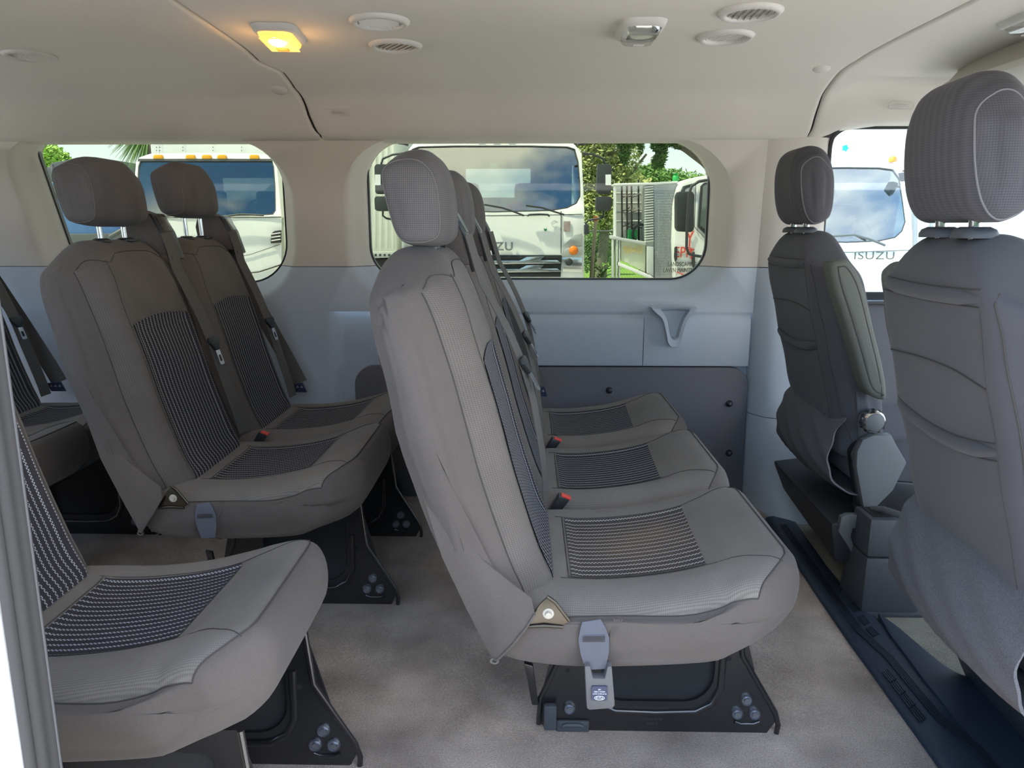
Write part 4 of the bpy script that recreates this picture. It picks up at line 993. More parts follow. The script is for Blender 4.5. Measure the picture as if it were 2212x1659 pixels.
# parking brake console between the seats
cons = empty('console_box', (.875, 1.815, 0), 'dark grey plastic console box on the cab floor beside the driver seat', 'console')
def hexc(z0, z1, k0, k1):
    def q(z, k): return [(.0+k*.012, 0+k*.022, z), (.15-k*.055, .0+k*.022, z), (.15-k*.055, .145-k*.02, z), (.0+k*.012, .145-k*.02, z)]
    return MB().hexa(q(z0, k0)+q(z1, k1))
hexc(.012, .158, 0, .62).build('console_base', DARKB, cons, .5, .010)
hexc(.160, .262, .63, 1.).build('console_top', DARKB, cons, .5, .010)
MB().box((-.012, -.006, 0), (.160, .150, .014)).build('console_foot', DARKB, cons, .5, .004)
MB().hexa([(.026, .040, .258), (.080, .040, .258), (.080, .11, .258), (.026, .11, .258), (.026, .040, .2635), (.080, .040, .2635), (.080, .11, .2635), (.026, .11, .2635)]).build('console_well', HOLE, cons)
MB().tube([(.05, .10, .26), (.06, .06, .275), (.075, .0, .283), (.09, -.02, .29)], .009, 10).build('brake_lever', GRN, cons, 1.0)

# ------------------------------------------------------------------ the yard outside
CONC = M('concrete_yard', (.40, .39, .36), .9, var=(1.2, .6, (.48, .47, .44)))
gnd = MB().box((-60, -60, -.95), (60, 16.0, -.65)).build('ground', CONC); structure(gnd, 'pale sunlit concrete yard outside the van')
GRASS = M('grass', (.16, .33, .03), .95, var=(3., .6, (.24, .45, .05)), bump=(60, .8, .02))
grs = MB().box((-60, 16.0, -.95), (60, 90, -.62)).build('lawn', GRASS); structure(grs, 'bright green lawn beyond the trucks')
TRK = M('truck_white', (.78, .79, .76), .3, coat=.3)
TRKD = M('dirty_white', (.62, .63, .55), .55, var=(2.2, .8, (.74, .75, .68)))
INTR = M('cab_interior', (.035, .045, .05), .8)
WSH = glass_mat('windscreen_glass', (.30, .40, .40), .40)
WSH2 = glass_mat('windscreen_glass_blue', (.36, .50, .56), .30)
AMB = M('amber_lens', (.80, .20, .01), .3, emit=((1, .25, .01), .03))
AMBY = M('yellow_lens', (.95, .45, .02), .3, emit=((1, .5, .03), .05))
DKM = M('mirror_black', (.03, .032, .034), .5)
ALU = M('aluminium', (.42, .44, .45), .45, metal=.6, bump=(60, .6, .004))
FRM = M('bed_frame_grey', (.50, .53, .50), .5)
def root_at(name, x, y, label, cat, group=None): return empty(name, (x, y, -.65), label, cat, group)
def loc_(root, p): return Vector(p)-root.location
def pxpoly(root, pts, Y, dy, name, mat, bev=0, parent=None, dx=0, tilt=None, dark=None):
    "flat part measured at depth Y, dy thick away from the camera"
    n = len(pts); A = []
    for p in pts:
        q = W(p[0], p[1], Y); yy = tilt(q.z) if tilt else 0; A.append(Vector((q.x+dx, Y+yy, q.z)))
    v = [loc_(root, a) for a in A]+[loc_(root, a+Vector((0, dy, 0))) for a in A]
    b = MB(); b.add(v, [tuple(range(n)), tuple(range(n, 2*n))]+[(i, (i+1) % n, n+(i+1) % n, n+i) for i in range(n)])
    return b.build(name, mat, parent or root, .5, bev)
def pxtube(root, pts, Y, r, name, mat, parent=None):
    P_ = [loc_(root, W(p[0], p[1], p[2] if len(p) > 2 else Y)) for p in pts]; b = MB(); b.tube(P_, r, 8); return b.build(name, mat, parent or root, 1.0)
def radial(poly, hole, c=None):
    c = c or sum((Vector(h) for h in hole), Vector((0, 0)))/len(hole); out = []
    for p in hole:
        d = Vector(p)-c; best = None
        for i in range(len(poly)):
            a, b_ = Vector(poly[i]), Vector(poly[(i+1) % len(poly)]); e = b_-a; den = d.x*e.y-d.y*e.x
            if abs(den) < 1e-9: continue
            t = ((a.x-c.x)*e.y-(a.y-c.y)*e.x)/den; u = ((a.x-c.x)*d.y-(a.y-c.y)*d.x)/den
            if t > 0 and -1e-6 <= u <= 1+1e-6 and (best is None or t < best): best = t
        q = c+d*best; out.append((q.x, q.y))
    return out
def cab(root, Y, outline, hole, depth, body, glass, zb=.35, tint_band=None, rear=True):
    "cab-over front: face with windscreen opening, side and roof shell, dark interior, glass raked back"
    o = [(W(*p, Y).x, W(*p, Y).z) for p in outline]; h = [(W(*p, Y).x, W(*p, Y).z) for p in hole]
    zt = max(p[1] for p in h); zl = min(p[1] for p in h)
    rake = lambda z: .28*max(0, (z-zl))/(zt-zl) if z > zl else 0
    cc = sum((Vector(p) for p in h), Vector((0, 0)))/len(h); dn = []
    for i in range(len(h)):
        for k in range(4): dn.append(Vector(h[i]).lerp(Vector(h[(i+1) % len(h)]), k/4))
    dirs = sorted([math.atan2(p.y-cc.y, p.x-cc.x) for p in dn]+[math.atan2(p[1]-cc.y, p[0]-cc.x)+e for p in o for e in (-.0004, .0004)])
    ray_ = [(cc.x+math.cos(a_)*.01, cc.y+math.sin(a_)*.01) for a_ in dirs]
    h = radial(h, ray_, cc); R = radial(o, ray_, cc); n = len(h); b = MB()
    def P_(p, dy):
        s_ = (Y+rake(p[1]))/Y; return loc_(root, Vector((p[0]*s_, Y+rake(p[1])+dy, ZC+(p[1]-ZC)*s_)))
    # face grid between hole and outline
    v = [P_(p, .03) for p in h]+[P_(p, .0) for p in h]+[P_(((p[0]*.9+q[0]*.1), (p[1]*.9+q[1]*.1)), -.008) for p, q in zip(h, R)]+[P_(p, .0) for p in R]+[P_((p[0], p[1]), .10) for p in R]
    b.add(v, [(k*n+i, k*n+(i+1) % n, (k+1)*n+(i+1) % n, (k+1)*n+i) for k in range(4) for i in range(n)])
    face = b.build('cab_front', body, root, .8)
    m = len(o); b = MB(); v = []
    for dy in (.02, depth): v += [P_(p, .02) if dy < .1 else loc_(root, Vector((p[0], Y+dy, p[1]*1.0))) for p in o]
    b.add(v, [(i, (i+1) % m, m+(i+1) % m, m+i) for i in range(m)]); b.build('cab_shell', body, root, .7)
    x0, x1 = min(p[0] for p in o)+.06, max(p[0] for p in o)-.06
    it = MB(); a = loc_(root, (x0, Y+.10, zl-.9)); c_ = loc_(root, (x1, Y+depth-.05, zl-.04)); it.box(tuple(a), tuple(c_))
    a = loc_(root, (x0, Y+.22, zl-.06)); c_ = loc_(root, (x1, Y+.62, zl+.03)); it.box(tuple(a), tuple(c_)); it.build('dashboard', INTR, root)
    bk = MB(); zz0, zz1 = zl-.1, zt+.1; wx0, wx1 = x0+(x1-x0)*.28, x0+(x1-x0)*.72; wz0, wz1 = zl+.22, zt-.12
    for (A, B) in (((x0, zz0), (wx0, zz1)), ((wx1, zz0), (x1, zz1)), ((wx0, zz0), (wx1, wz0)), ((wx0, wz1), (wx1, zz1))):
        bk.box(tuple(loc_(root, (A[0], Y+depth-.08, A[1]))), tuple(loc_(root, (B[0], Y+depth-.04, B[1]))))
    bk.build('cab_back_wall', INTR, root)
    for s in (-.24, .24):
        xm = (x0+x1)/2+s*(x1-x0); se = MB().box(tuple(loc_(root, (xm-.24, Y+depth-.55, zl-.3))), tuple(loc_(root, (xm+.24, Y+depth-.40, zl+.38)))); se.build('cab_seat', INTR, root, .6, .06)
    sw = W(hole[0][0], hole[0][1], Y); xm = (x0+x1)/2+.26*(x1-x0)
    cw = loc_(root, (xm, Y+.75, zl+.06)); tp = [cw+Vector((.2*math.cos(a), -.06*math.sin(a), .17*math.sin(a))) for a in [2*PI*k/24 for k in range(25)]]
    MB().tube(tp, .014, 8).build('steering_wheel', DKM, root, 1.0)
    # glass and its black border
    g = MB(); g.add([P_(p, .012) for p in h], [tuple(range(n))]); g.build('windscreen', glass, root, .5)
    c2 = (sum(p[0] for p in h)/n, sum(p[1] for p in h)/n); hi = [(c2[0]+(p[0]-c2[0])*.985, c2[1]+(p[1]-c2[1])*.965) for p in h]
    g = MB(); g.add([P_(p, .006) for p in h]+[P_(p, .006) for p in hi], [(i, (i+1) % n, n+(i+1) % n, n+i) for i in range(n)]); g.build('windscreen_border', DKM, root)
    return rake
def under(root, x0, x1, Y, depth, zt):
    "bumper, chassis and wheels below the visible face"
    MB().box(tuple(loc_(root, (x0, Y-.04, zt-.38))), tuple(loc_(root, (x1, Y+.25, zt)))).build('bumper', TRK, root, .6, .04)
    MB().box(tuple(loc_(root, (x0+.35, Y+.2, -.25))), tuple(loc_(root, (x1-.35, Y+depth+1.5, .05)))).build('chassis', BLK, root)
    for s in (0, 1):
        xx = x0+.04 if s == 0 else x1-.28
        w_ = MB().lathe([(.0001, 0), (.20, .0), (.22, .03), (.36, .02), (.395, .06), (.395, .20), (.36, .24), (.0001, .22)], tuple(loc_(root, (xx, Y+.85, -.255))), 'X', 28); w_.build('wheel', BLK, root, .8)

# --- cab-over truck straight across
c = W(1065, 600, 8.5); tk = root_at('box_truck', c.x, 8.5, 'white cab-over truck facing the middle window, ISUZU across its front', 'truck')
HO = [(884, 440), (880, 400), (882, 350), (890, 322), (905, 317), (985, 315), (1065, 315), (1145, 315), (1226, 317), (1242, 322), (1250, 350), (1254, 400), (1254, 425), (1246, 440), (1226, 450), (1190, 456), (1065, 459), (940, 456), (904, 450)]
OU = [(868, 560), (868, 500), (867, 450), (873, 345), (884, 322), (895, 308), (920, 300), (980, 296), (1065, 295), (1150, 296), (1205, 298), (1230, 304), (1243, 314), (1256, 332), (1262, 450), (1262, 500), (1262, 560), (1065, 562)]
rk = cab(tk, 8.5, OU, HO, 1.7, TRK, WSH)
pxpoly(tk, [(868, 559), (1262, 559), (1262, 602), (868, 602)], 8.5, .4, 'lower_front', TRK, .02)
under(tk, W(868, 600, 8.5).x, W(1262, 600, 8.5).x, 8.5, 1.7, W(868, 601, 8.5).z)
pxpoly(tk, [(915, 551), (1214, 551), (1211, 598), (919, 598)], 8.485, .02, 'grille', BLK, .004)
gb = MB()
for py_ in (556, 574, 578, 591):
    a = W(920, py_, 8.47); b_ = W(1210, py_+1.2, 8.48); gb.box(tuple(loc_(tk, a)), tuple(loc_(tk, Vector((b_.x, 8.49, b_.z)))))
for k in range(12):
    a = W(930+k*25, 553, 8.475); b_ = W(931.5+k*25, 596, 8.475); gb.box(tuple(loc_(tk, a)), tuple(loc_(tk, Vector((b_.x, 8.49, b_.z)))))
gb.build('grille_slats', DKM, tk)['kind'] = 'stuff'
for ys in (0, 18):
    for s in (1, -1):
        f = lambda x: x if s > 0 else 2130-x
        pxpoly(tk, [(f(1065), 563+ys), (f(1122), 563+ys), (f(1138), 555+ys), (f(1176), 554+ys), (f(1166), 562+ys), (f(1204), 562+ys), (f(1213), 569+ys), (f(1065), 571+ys)], 8.45, .03, 'chrome_bar', CHR, .004)
for s in (1, -1):
    f = lambda x: x if s > 0 else 2130-x
    pxpoly(tk, [(f(1215), 533), (f(1240), 508), (f(1257), 504), (f(1257), 531)], 8.485, .03, 'indicator_lens', M('clear_plastic', (.40, .42, .40), .15, coat=.8), .004)
    hl = pxpoly(tk, [(f(1213), 548), (f(1222), 536), (f(1258), 532), (f(1258), 552), (f(1213), 553)], 8.48, .03, 'headlight', bpy.data.materials['clear_plastic'], .004)
    q = loc_(tk, W(f(1239), 541, 8.47)); MB().lathe([(.0001, -.02), (.035, -.015), (.05, .0), (.05, .02)], tuple(q), 'Y', 20).build('amber_bulb', AMB, hl, 1.)
    fl_ = pxpoly(tk, [(f(1214), 556), (f(1257), 556), (f(1258), 588), (f(1216), 587)], 8.48, .03, 'fog_light', CHR, .006)
    q = loc_(tk, W(f(1229), 566, 8.46)); MB().lathe([(.0001, -.01), (.03, -.012), (.042, .0), (.042, .02)], tuple(q), 'Y', 20).build('fog_bulb', DKM, fl_, 1.)
    pxtube(tk, [(f(1212), 456), (f(1212), 548)], 8.49, .004, 'panel_joint', DKM)
    pxtube(tk, [(f(1257), 331), (f(1282), 334), (f(1303), 343), (f(1307), 356)], 8.42, .012, 'mirror_arm', DKM)
    pxpoly(tk, [(f(1291), 355), (f(1318), 354), (f(1322), 360), (f(1320), 415), (f(1316), 419), (f(1292), 418), (f(1288), 412)], 8.32, .10, 'side_mirror', DKM, .02)
    pxpoly(tk, [(f(1288), 424), (f(1320), 424), (f(1322), 430), (f(1321), 452), (f(1316), 456), (f(1290), 456), (f(1286), 450)], 8.32, .10, 'lower_mirror', DKM, .02)
    pxpoly(tk, [(f(1308), 377), (f(1320), 377), (f(1320), 400), (f(1308), 400)], 8.31, .008, 'mirror_sticker', WHT)
    pxtube(tk, [(f(1303), 456), (f(1303), 466), (f(1295), 472), (f(1270), 476), (f(1264), 484)], 8.38, .011, 'lower_arm', DKM)
    pxpoly(tk, [(f(1262), 484), (f(1272), 484), (f(1273), 506), (f(1262), 508)], 8.36, .08, 'round_mirror', DKM, .02)
    pxtube(tk, [(f(1248), 313), (f(1258), 310), (f(1269), 309)], 8.5, .014, 'lamp_arm', DKM)
    q = loc_(tk, W(f(1262), 308, 8.5)); MB().lathe([(.030, 0), (.028, .025), (.018, .042), (.0001, .048)], tuple(q), 'Z', 16).build('marker_lamp', AMB, tk, 1.)
for x in (1033, 1065, 1098):
    q = loc_(tk, W(x, 297, 8.75)); MB().lathe([(.034, 0), (.032, .03), (.02, .045), (.0001, .05)], tuple(q), 'Z', 16).build('marker_lamp', AMB, tk, 1.)
text('lettering', 'ISUZU', .125, W(1068, 533, 8.47), (PI/2, 0, 0), CHR, tk, .008, 1.12, 1.12, .025)
for pts in (((1219, 464), (1200, 458), (1172, 449), (1136, 444)), ((1132, 466), (1112, 458), (1085, 449), (1046, 442))): pxtube(tk, pts, 8.42, .010, 'wiper', DKM)
pxtube(tk, [(1139, 467), (1142, 464), (1164, 463), (1184, 464), (1187, 468)], 8.45, .010, 'front_handle', DKM)
pxtube(tk, [(872, 463), (1065, 466), (1258, 463)], 8.495, .004, 'hood_joint', DKM)
pxpoly(tk, [(1218, 478), (1232, 478), (1232, 500), (1218, 500)], 8.485, .006, 'picture_sticker', M('sticker_print', (.25, .14, .14), .6, var=(30, .6, (.5, .42, .40))))
lg = MB(); q = loc_(tk, W(1198, 484, 8.48)); lg.tube([q+Vector((.035*math.cos(a), 0, .032*math.sin(a))) for a in [math.radians(40+k*14) for k in range(21)]], .004, 6); lg.tube([q+Vector((-.03, 0, -.005)), q+Vector((.012, 0, .016)), q+Vector((.04, 0, .022))], .004, 6)
lg.build('engine_badge', CHR, tk)
lf = pxpoly(tk, [(1174, 493), (1178, 495), (1182, 493), (1181, 497), (1179, 500), (1176, 498)], 8.485, .006, 'green_leaf_mark', M('green_mark', (.01, .25, .08), .5))
pxpoly(tk, [(1058, 352), (1074, 352), (1074, 364), (1058, 364)], 8.75, .004, 'green_window_sticker', M('green_sticker_glow', (.05, .65, .20), .5, emit=((.05, .65, .2), .1)))  # sticker colour carries a faint glow of its own, no lamp here
# ladder frame of the body behind the cab roof
rk_ = MB()
for pts in (((1242, 260, 10.4), (1242, 330, 10.4)), ((880, 292, 10.4), (1242, 284, 10.4)), ((880, 280, 10.4), (1242, 272, 10.4)), ((900, 330, 10.4), (900, 260, 10.4)), ((1205, 320, 10.4), (1236, 296, 10.4)), ((1190, 312, 10.4), (1225, 290, 10.4)), ((1000, 300, 10.4), (1000, 262, 10.4))):
    rk_.tube([loc_(tk, W(*p)) for p in pts], .028, 6)
rk_.build('body_rack', DKM, tk)['kind'] = 'stuff'
for (pts, cl, nm) in (([(1104, 447), (1108, 438), (1118, 430), (1132, 427), (1143, 429), (1145, 446)], (.80, .05, .08), 'red'), ([(1144, 447), (1144, 434), (1152, 427), (1164, 426), (1174, 432), (1180, 446)], (.03, .12, .62), 'blue')):
    p = W((pts[0][0]+pts[-1][0])/2, 452, 8.95); o = MB()
    o.lathe([(.105, .0), (.102, .045), (.08, .085), (.04, .105), (.0001, .112)], (0, 0, 0), 'Z', 20); o.hexa([(-.14, -.17, .0), (.14 if nm == 'x' else .06, -.17, .0), (.09, -.03, .0), (-.09, -.03, .0), (-.13, -.17, .012), (.06, -.17, .012), (.09, -.03, .03), (-.09, -.03, .03)])
    o = o.build('cap', M('cap_'+nm, cl, .8), None, .8); o.location = (p.x+(.05 if nm == 'blue' else -.05), 8.88, W(1065, 459, 8.5).z+.032); tag(o, nm+' baseball cap lying on the dashboard of the middle truck', 'cap')

# --- white van at left
c = W(445, 600, 10); tv = root_at('box_truck', c.x, 10, 'white van-nosed box truck with five yellow roof lamps outside the left window', 'truck')
HO = [(297, 455), (297, 400), (299, 360), (303, 348), (320, 345), (400, 344), (445, 344), (500, 344), (575, 345), (588, 348), (592, 360), (595, 400), (596, 455), (590, 464), (560, 466), (445, 467), (330, 466), (303, 464)]
OU = [(284, 620), (284, 470), (290, 400), (294, 350), (301, 340), (325, 332), (445, 330), (565, 332), (590, 340), (597, 350), (602, 400), (608, 470), (608, 620), (445, 625)]
cab(tv, 10, OU, HO, 1.9, TRK, WSH2)
under(tv, W(284, 600, 10).x, W(608, 600, 10).x, 10, 1.9, W(284, 622, 10).z)
for x in (340, 410, 445, 478, 548):
    pxpoly(tv, [(x-9, 343), (x-10, 339), (x-8, 334), (x+8, 334), (x+10, 339), (x+9, 343)], 10.24, .12, 'roof_lamp', AMBY, .01)
pxpoly(tv, [(299, 343), (592, 343), (594, 348), (297, 348)], 10.26, .02, 'screen_top_band', GRN)
pxpoly(tv, [(585, 505), (592, 499), (606, 497), (606, 524), (584, 526)], 9.94, .05, 'side_vent', DKM, .01)
for k in range(3): pxtube(tv, [(586, 506+k*7), (606, 503+k*7)], 9.92, .006, 'vent_slat', TRK)
pxtube(tv, [(284, 470), (608, 469)], 9.99, .006, 'hood_joint', DKM); pxtube(tv, [(470, 562), (540, 550), (604, 528)], 9.985, .004, 'hood_crease', GRN); pxtube(tv, [(520, 592), (560, 587), (606, 572)], 9.985, .009, 'grille_joint', DKM)
pxtube(tv, [(330, 468), (400, 464), (460, 466)], 9.93, .012, 'wiper', DKM); pxtube(tv, [(480, 468), (520, 463), (570, 465)], 9.93, .012, 'wiper', DKM)
a = W(318, 250, 12.0); b_ = W(700, 600, 12.0)
bx = MB().box(tuple(loc_(tv, (a.x, 12.0, b_.z))), tuple(loc_(tv, (b_.x-.6, 17.5, a.z+.6)))).build('box_body', TRK, tv, .6, .03)
rv = MB()
for px_ in (338, 345, 395, 460, 522): 
    for k in range(7): q = loc_(tv, W(px_, 297+k*7, 11.99)); rv.lathe([(.0001, -.006), (.008, -.003), (.009, 0)], tuple(q), 'Y', 6)
rv.build('rivets', GRN, bx)['kind'] = 'stuff'
# --- weathered box trailer left of the middle truck
c = W(820, 560, 9.6); tb = root_at('box_trailer', c.x, 9.6, 'weathered white box body standing left of the middle truck', 'trailer')
a = W(700, 210, 9.6); b_ = W(858, 545, 9.6)
bb = MB().box(tuple(loc_(tb, (a.x, 9.6, b_.z))), tuple(loc_(tb, (b_.x, 15, a.z)))).build('box_body', TRKD, tb, .6, .02)
for px_ in range(716, 858, 13): pxpoly(tb, [(px_, 215), (px_+5, 215), (px_+5, 538), (px_, 538)], 9.59, .02, 'wall_rib', TRKD, .004)
pxpoly(tb, [(700, 545), (858, 543), (858, 556), (700, 562)], 9.58, .3, 'perforated_rail', FRM, .01)
pp = MB()
for k in range(16):
    q = W(706+k*9.6, 551, 9.575); pp.box(tuple(loc_(tb, (q.x-.012, 9.57, q.z-.014))), tuple(loc_(tb, (q.x+.012, 9.585, q.z+.014))))
pp.build('rail_holes', DKM, tb)['kind'] = 'stuff'
MB().box(tuple(loc_(tb, (a.x, 9.9, -.3))), tuple(loc_(tb, (b_.x, 14, W(700, 562, 9.6).z)))).build('chassis', BLK, tb)
for s in (0, 1): MB().lathe([(.0001, 0), (.2, 0), (.36, .02), (.40, .06), (.40, .22), (.0001, .24)], tuple(loc_(tb, (a.x+.1+s*(b_.x-a.x-.5), 12.5, -.25))), 'X', 24).build('wheel', BLK, tb, .8)

# --- truck seen through the driver window
c = W(1829, 640, 7.2); tr = root_at('box_truck', c.x, 7.2, 'white cab-over box truck outside the driver window, two amber lamps on its roof', 'truck')
HO = [(1706, 500), (1700, 440), (1704, 390), (1712, 368), (1740, 362), (1829, 361), (1900, 362), (1930, 366), (1944, 385), (1952, 440), (1957, 480), (1950, 500), (1935, 514), (1900, 522), (1829, 525), (1760, 522), (1720, 514)]
OU = [(1690, 660), (1688, 500), (1692, 420), (1700, 365), (1712, 352), (1740, 345), (1829, 342), (1915, 347), (1940, 354), (1952, 372), (1962, 430), (1970, 500), (1974, 660), (1829, 664)]
cab(tr, 7.2, OU, HO, 1.7, TRK, WSH2)
under(tr, W(1690, 640, 7.2).x, W(1974, 640, 7.2).x, 7.2, 1.7, W(1690, 662, 7.2).z)
for x, y in ((1785, 344), (1928, 350)):
    q = loc_(tr, W(x, y, 7.50)); MB().lathe([(.040, 0), (.038, .03), (.025, .05), (.0001, .056)], tuple(q), 'Z', 16).build('roof_lamp', AMB, tr, 1.)
pxtube(tr, [(1782, 511), (1845, 507), (1880, 517), (1912, 530)], 7.12, .012, 'wiper', GRN); pxtube(tr, [(1845, 507), (1870, 520)], 7.13, .008, 'wiper_arm', DKM)
pxtube(tr, [(1690, 542), (1829, 545), (1972, 540)], 7.19, .004, 'hood_joint', GRN)
text('lettering', 'ISUZU', .10, W(1888, 553, 7.17), (PI/2, 0, 0), CHR, tr, .005, 1.1, 1.3)
pxpoly(tr, [(1952, 372), (1966, 371), (1974, 376), (1970, 385), (1958, 392)], 7.25, .12, 'corner_mirror', DKM, .01); pxtube(tr, [(1950, 369), (1975, 372), (2010, 374)], 7.3, .01, 'mirror_arm', DKM)
a = W(1640, 60, 9.2); b_ = W(2300, 640, 9.2)
bx = MB().box(tuple(loc_(tr, (a.x, 9.2, b_.z))), tuple(loc_(tr, (b_.x, 10.3, a.z)))).build('box_body', TRK, tr, .6, .12)
for px_ in (1975, 2012): pxtube(tr, [(px_, 120), (px_, 640)], 9.18, .03 if px_ < 2000 else .02, 'corner_post', ALU)
pxtube(tr, [(1960, 270), (1959, 470)], 8.9, .006, 'antenna', GRN)
ql = MB(); q = W(1826, 320, 9.17); ql.add([loc_(tr, q+Vector((r_*math.cos(a), 0, r_*math.sin(a)))) for a, r_ in [(2*PI*k/10, (.045, .03)[k % 2]) for k in range(10)]], [tuple(range(10))]); ql.build('teal_sticker', M('teal', (0, .42, .33), .5), tr)

# --- landscaping truck: lettered cab, mirror, tool bed
c = W(1450, 600, 8.2); tl = root_at('landscaping_truck', c.x, 8.2, 'white landscaping truck with red lettering on the door and a tool rack bed', 'truck')
pxpoly(tl, [(1458, 612), (1455, 520), (1458, 440), (1466, 402), (1478, 388), (1510, 381), (1560, 374), (1590, 373), (1590, 612)], 8.0, 1.9, 'cab_shell', TRK, .05)
pxpoly(tl, [(1472, 412), (1476, 402), (1498, 396), (1496, 402), (1480, 408), (1478, 430), (1471, 440)], 7.97, .04, 'quarter_window', DKM, .004)
pxpoly(tl, [(1514, 402), (1522, 394), (1580, 390), (1580, 526), (1540, 522), (1530, 512), (1508, 490)], 7.97, .04, 'door_window_frame', DKM, .006)
pxpoly(tl, [(1519, 402), (1526, 398), (1576, 394), (1576, 520), (1542, 516), (1532, 504), (1513, 487)], 7.95, .03, 'door_window', M('dark_glass', (.10, .13, .12), .08, coat=1.), .0)
pxtube(tl, [(1503, 398), (1500, 490), (1528, 520), (1532, 600)], 7.985, .004, 'door_joint', GRN)
for pts in ([(1458, 534), (1463, 532), (1463, 560), (1459, 566), (1457, 555)], [(1496, 546), (1501, 544), (1502, 574), (1498, 580), (1495, 570)]): pxpoly(tl, pts, 7.97, .04, 'handle_recess', DKM, .006)  # flat dark ovals standing for the door handle recesses
pxpoly(tl, [(1465, 414), (1496, 413), (1501, 420), (1500, 495), (1495, 502), (1466, 500), (1461, 492), (1461, 424)], 7.5, .12, 'side_mirror', DKM, .03)
pxtube(tl, [(1536, 388), (1510, 392), (1494, 402), (1488, 420), (1484, 480), (1483, 535), (1488, 548), (1500, 552), (1528, 556), (1534, 562)], 7.45, .014, 'mirror_frame', DKM)
LR = M('letter_red', (.62, .07, .04), .6); LK = M('letter_dark', (.05, .05, .05), .6)
text('lettering', 'EPR', .155, W(1476, 546, 7.985), (PI/2, 0, 0), LR, tl, .004, 1.0, .78); text('lettering', 'T', .155, W(1493, 550, 7.985), (PI/2, 0, 0), LR, tl, .004, 1.0, .7); text('lettering', 'Y', .24, W(1490, 518, 7.985), (PI/2, 0, 0), LR, tl, .004, 1., .6)
text('small_lettering', 'LANDSCAPING &', .062, W(1478, 571, 7.985), (PI/2, 0, 0), LK, tl, .003, 1., .72); text('small_lettering', 'LAWN MAINTENANCE', .062, W(1480, 584, 7.985), (PI/2, 0, 0), LK, tl, .003, 1., .72)
pxtube(tl, [(1462, 588), (1498, 601)], 7.985, .005, 'red_pinstripe', LR)
pxpoly(tl, [(1412, 397), (1464, 395), (1464, 606), (1414, 606)], 8.15, 1.2, 'diamond_plate_box', ALU, .01)
dp_ = MB()
for i in range(9):
    for j in range(34):
        q = loc_(tl, W(1419+i*4.6+(j % 2)*2.3, 404+j*5.8, 8.14)); dp_.hexa([(q.x-.008, q.y, q.z-.003), (q.x+.002, q.y, q.z-.007), (q.x+.008, q.y, q.z+.003), (q.x-.002, q.y, q.z+.007), (q.x-.008, q.y-.004, q.z-.003), (q.x+.002, q.y-.004, q.z-.007), (q.x+.008, q.y-.004, q.z+.003), (q.x-.002, q.y-.004, q.z+.007)])
dp_.build('plate_tread', ALU, tl)['kind'] = 'stuff'
pxpoly(tl, [(1327, 396), (1412, 394), (1464, 391), (1464, 395), (1412, 399), (1327, 400)], 8.12, .25, 'top_rail', TRK, .004)
for k in range(22): pxpoly(tl, [(1393, 403+k*5.6), (1412, 401+k*5.6), (1412, 404+k*5.6), (1393, 406.5+k*5.6)], 8.13, .05, 'louvre_slat', FRM, .003)
pxpoly(tl, [(1394, 400), (1412, 399), (1412, 606), (1396, 585)], 8.17, .3, 'louvre_backing', FRM)
pxpoly(tl, [(1330, 401), (1394, 401), (1394, 520), (1330, 512)], 8.6, .02, 'mesh_backing', M('mesh_grey', (.42, .44, .42), .7, var=(90, .3, (.6, .62, .58))))
for y in (418, 439, 458, 478): pxtube(tl, [(1329, y), (1394, y)], 8.55, .012, 'rack_bar', FRM)
pxpoly(tl, [(1327, 398), (1331, 398), (1331, 520), (1327, 520)], 8.2, .1, 'rack_post', TRK)
pxpoly(tl, [(1322, 508), (1341, 513), (1395, 522), (1396, 530), (1341, 520), (1322, 516)], 8.12, .3, 'bed_rail', FRM, .01)
pxpoly(tl, [(1341, 519), (1395, 527), (1394, 588), (1341, 562)], 8.16, .06, 'side_panel', M('panel_pale', (.60, .64, .46), .6), .01)
text('faded_lettering', '954-410', .11, W(1367, 540, 8.14), (PI/2, 0, 0), M('letter_ochre', (.62, .45, .12), .6), tl, .002, .9, .62)
for x in (1326, 1333, 1340): pxpoly(tl, [(x-3, 516), (x, 516), (x, 605), (x-3, 605)], 8.14, .1, 'bed_post', FRM, .004)
pxpoly(tl, [(1336, 566), (1404, 594), (1412, 600), (1412, 606), (1336, 574)], 8.1, .3, 'lower_sill', TRK, .006)
pxpoly(tl, [(1398, 532), (1412, 534), (1412, 596), (1398, 590)], 8.1, .05, 'latch_panel', FRM, .008)
MB().box(tuple(loc_(tl, (W(1330, 600, 8.2).x, 8.5, -.25))), tuple(loc_(tl, (W(1580, 600, 8.2).x, 9.6, .25)))).build('chassis', BLK, tl)
for px_ in (1370, 1560): MB().lathe([(.0001, 0), (.2, 0), (.36, .02), (.40, .06), (.40, .22), (.0001, .24)], tuple(loc_(tl, (W(px_, 600, 8.2).x, 8.25, -.25))), 'Y', 24).build('wheel', BLK, tl, .8)
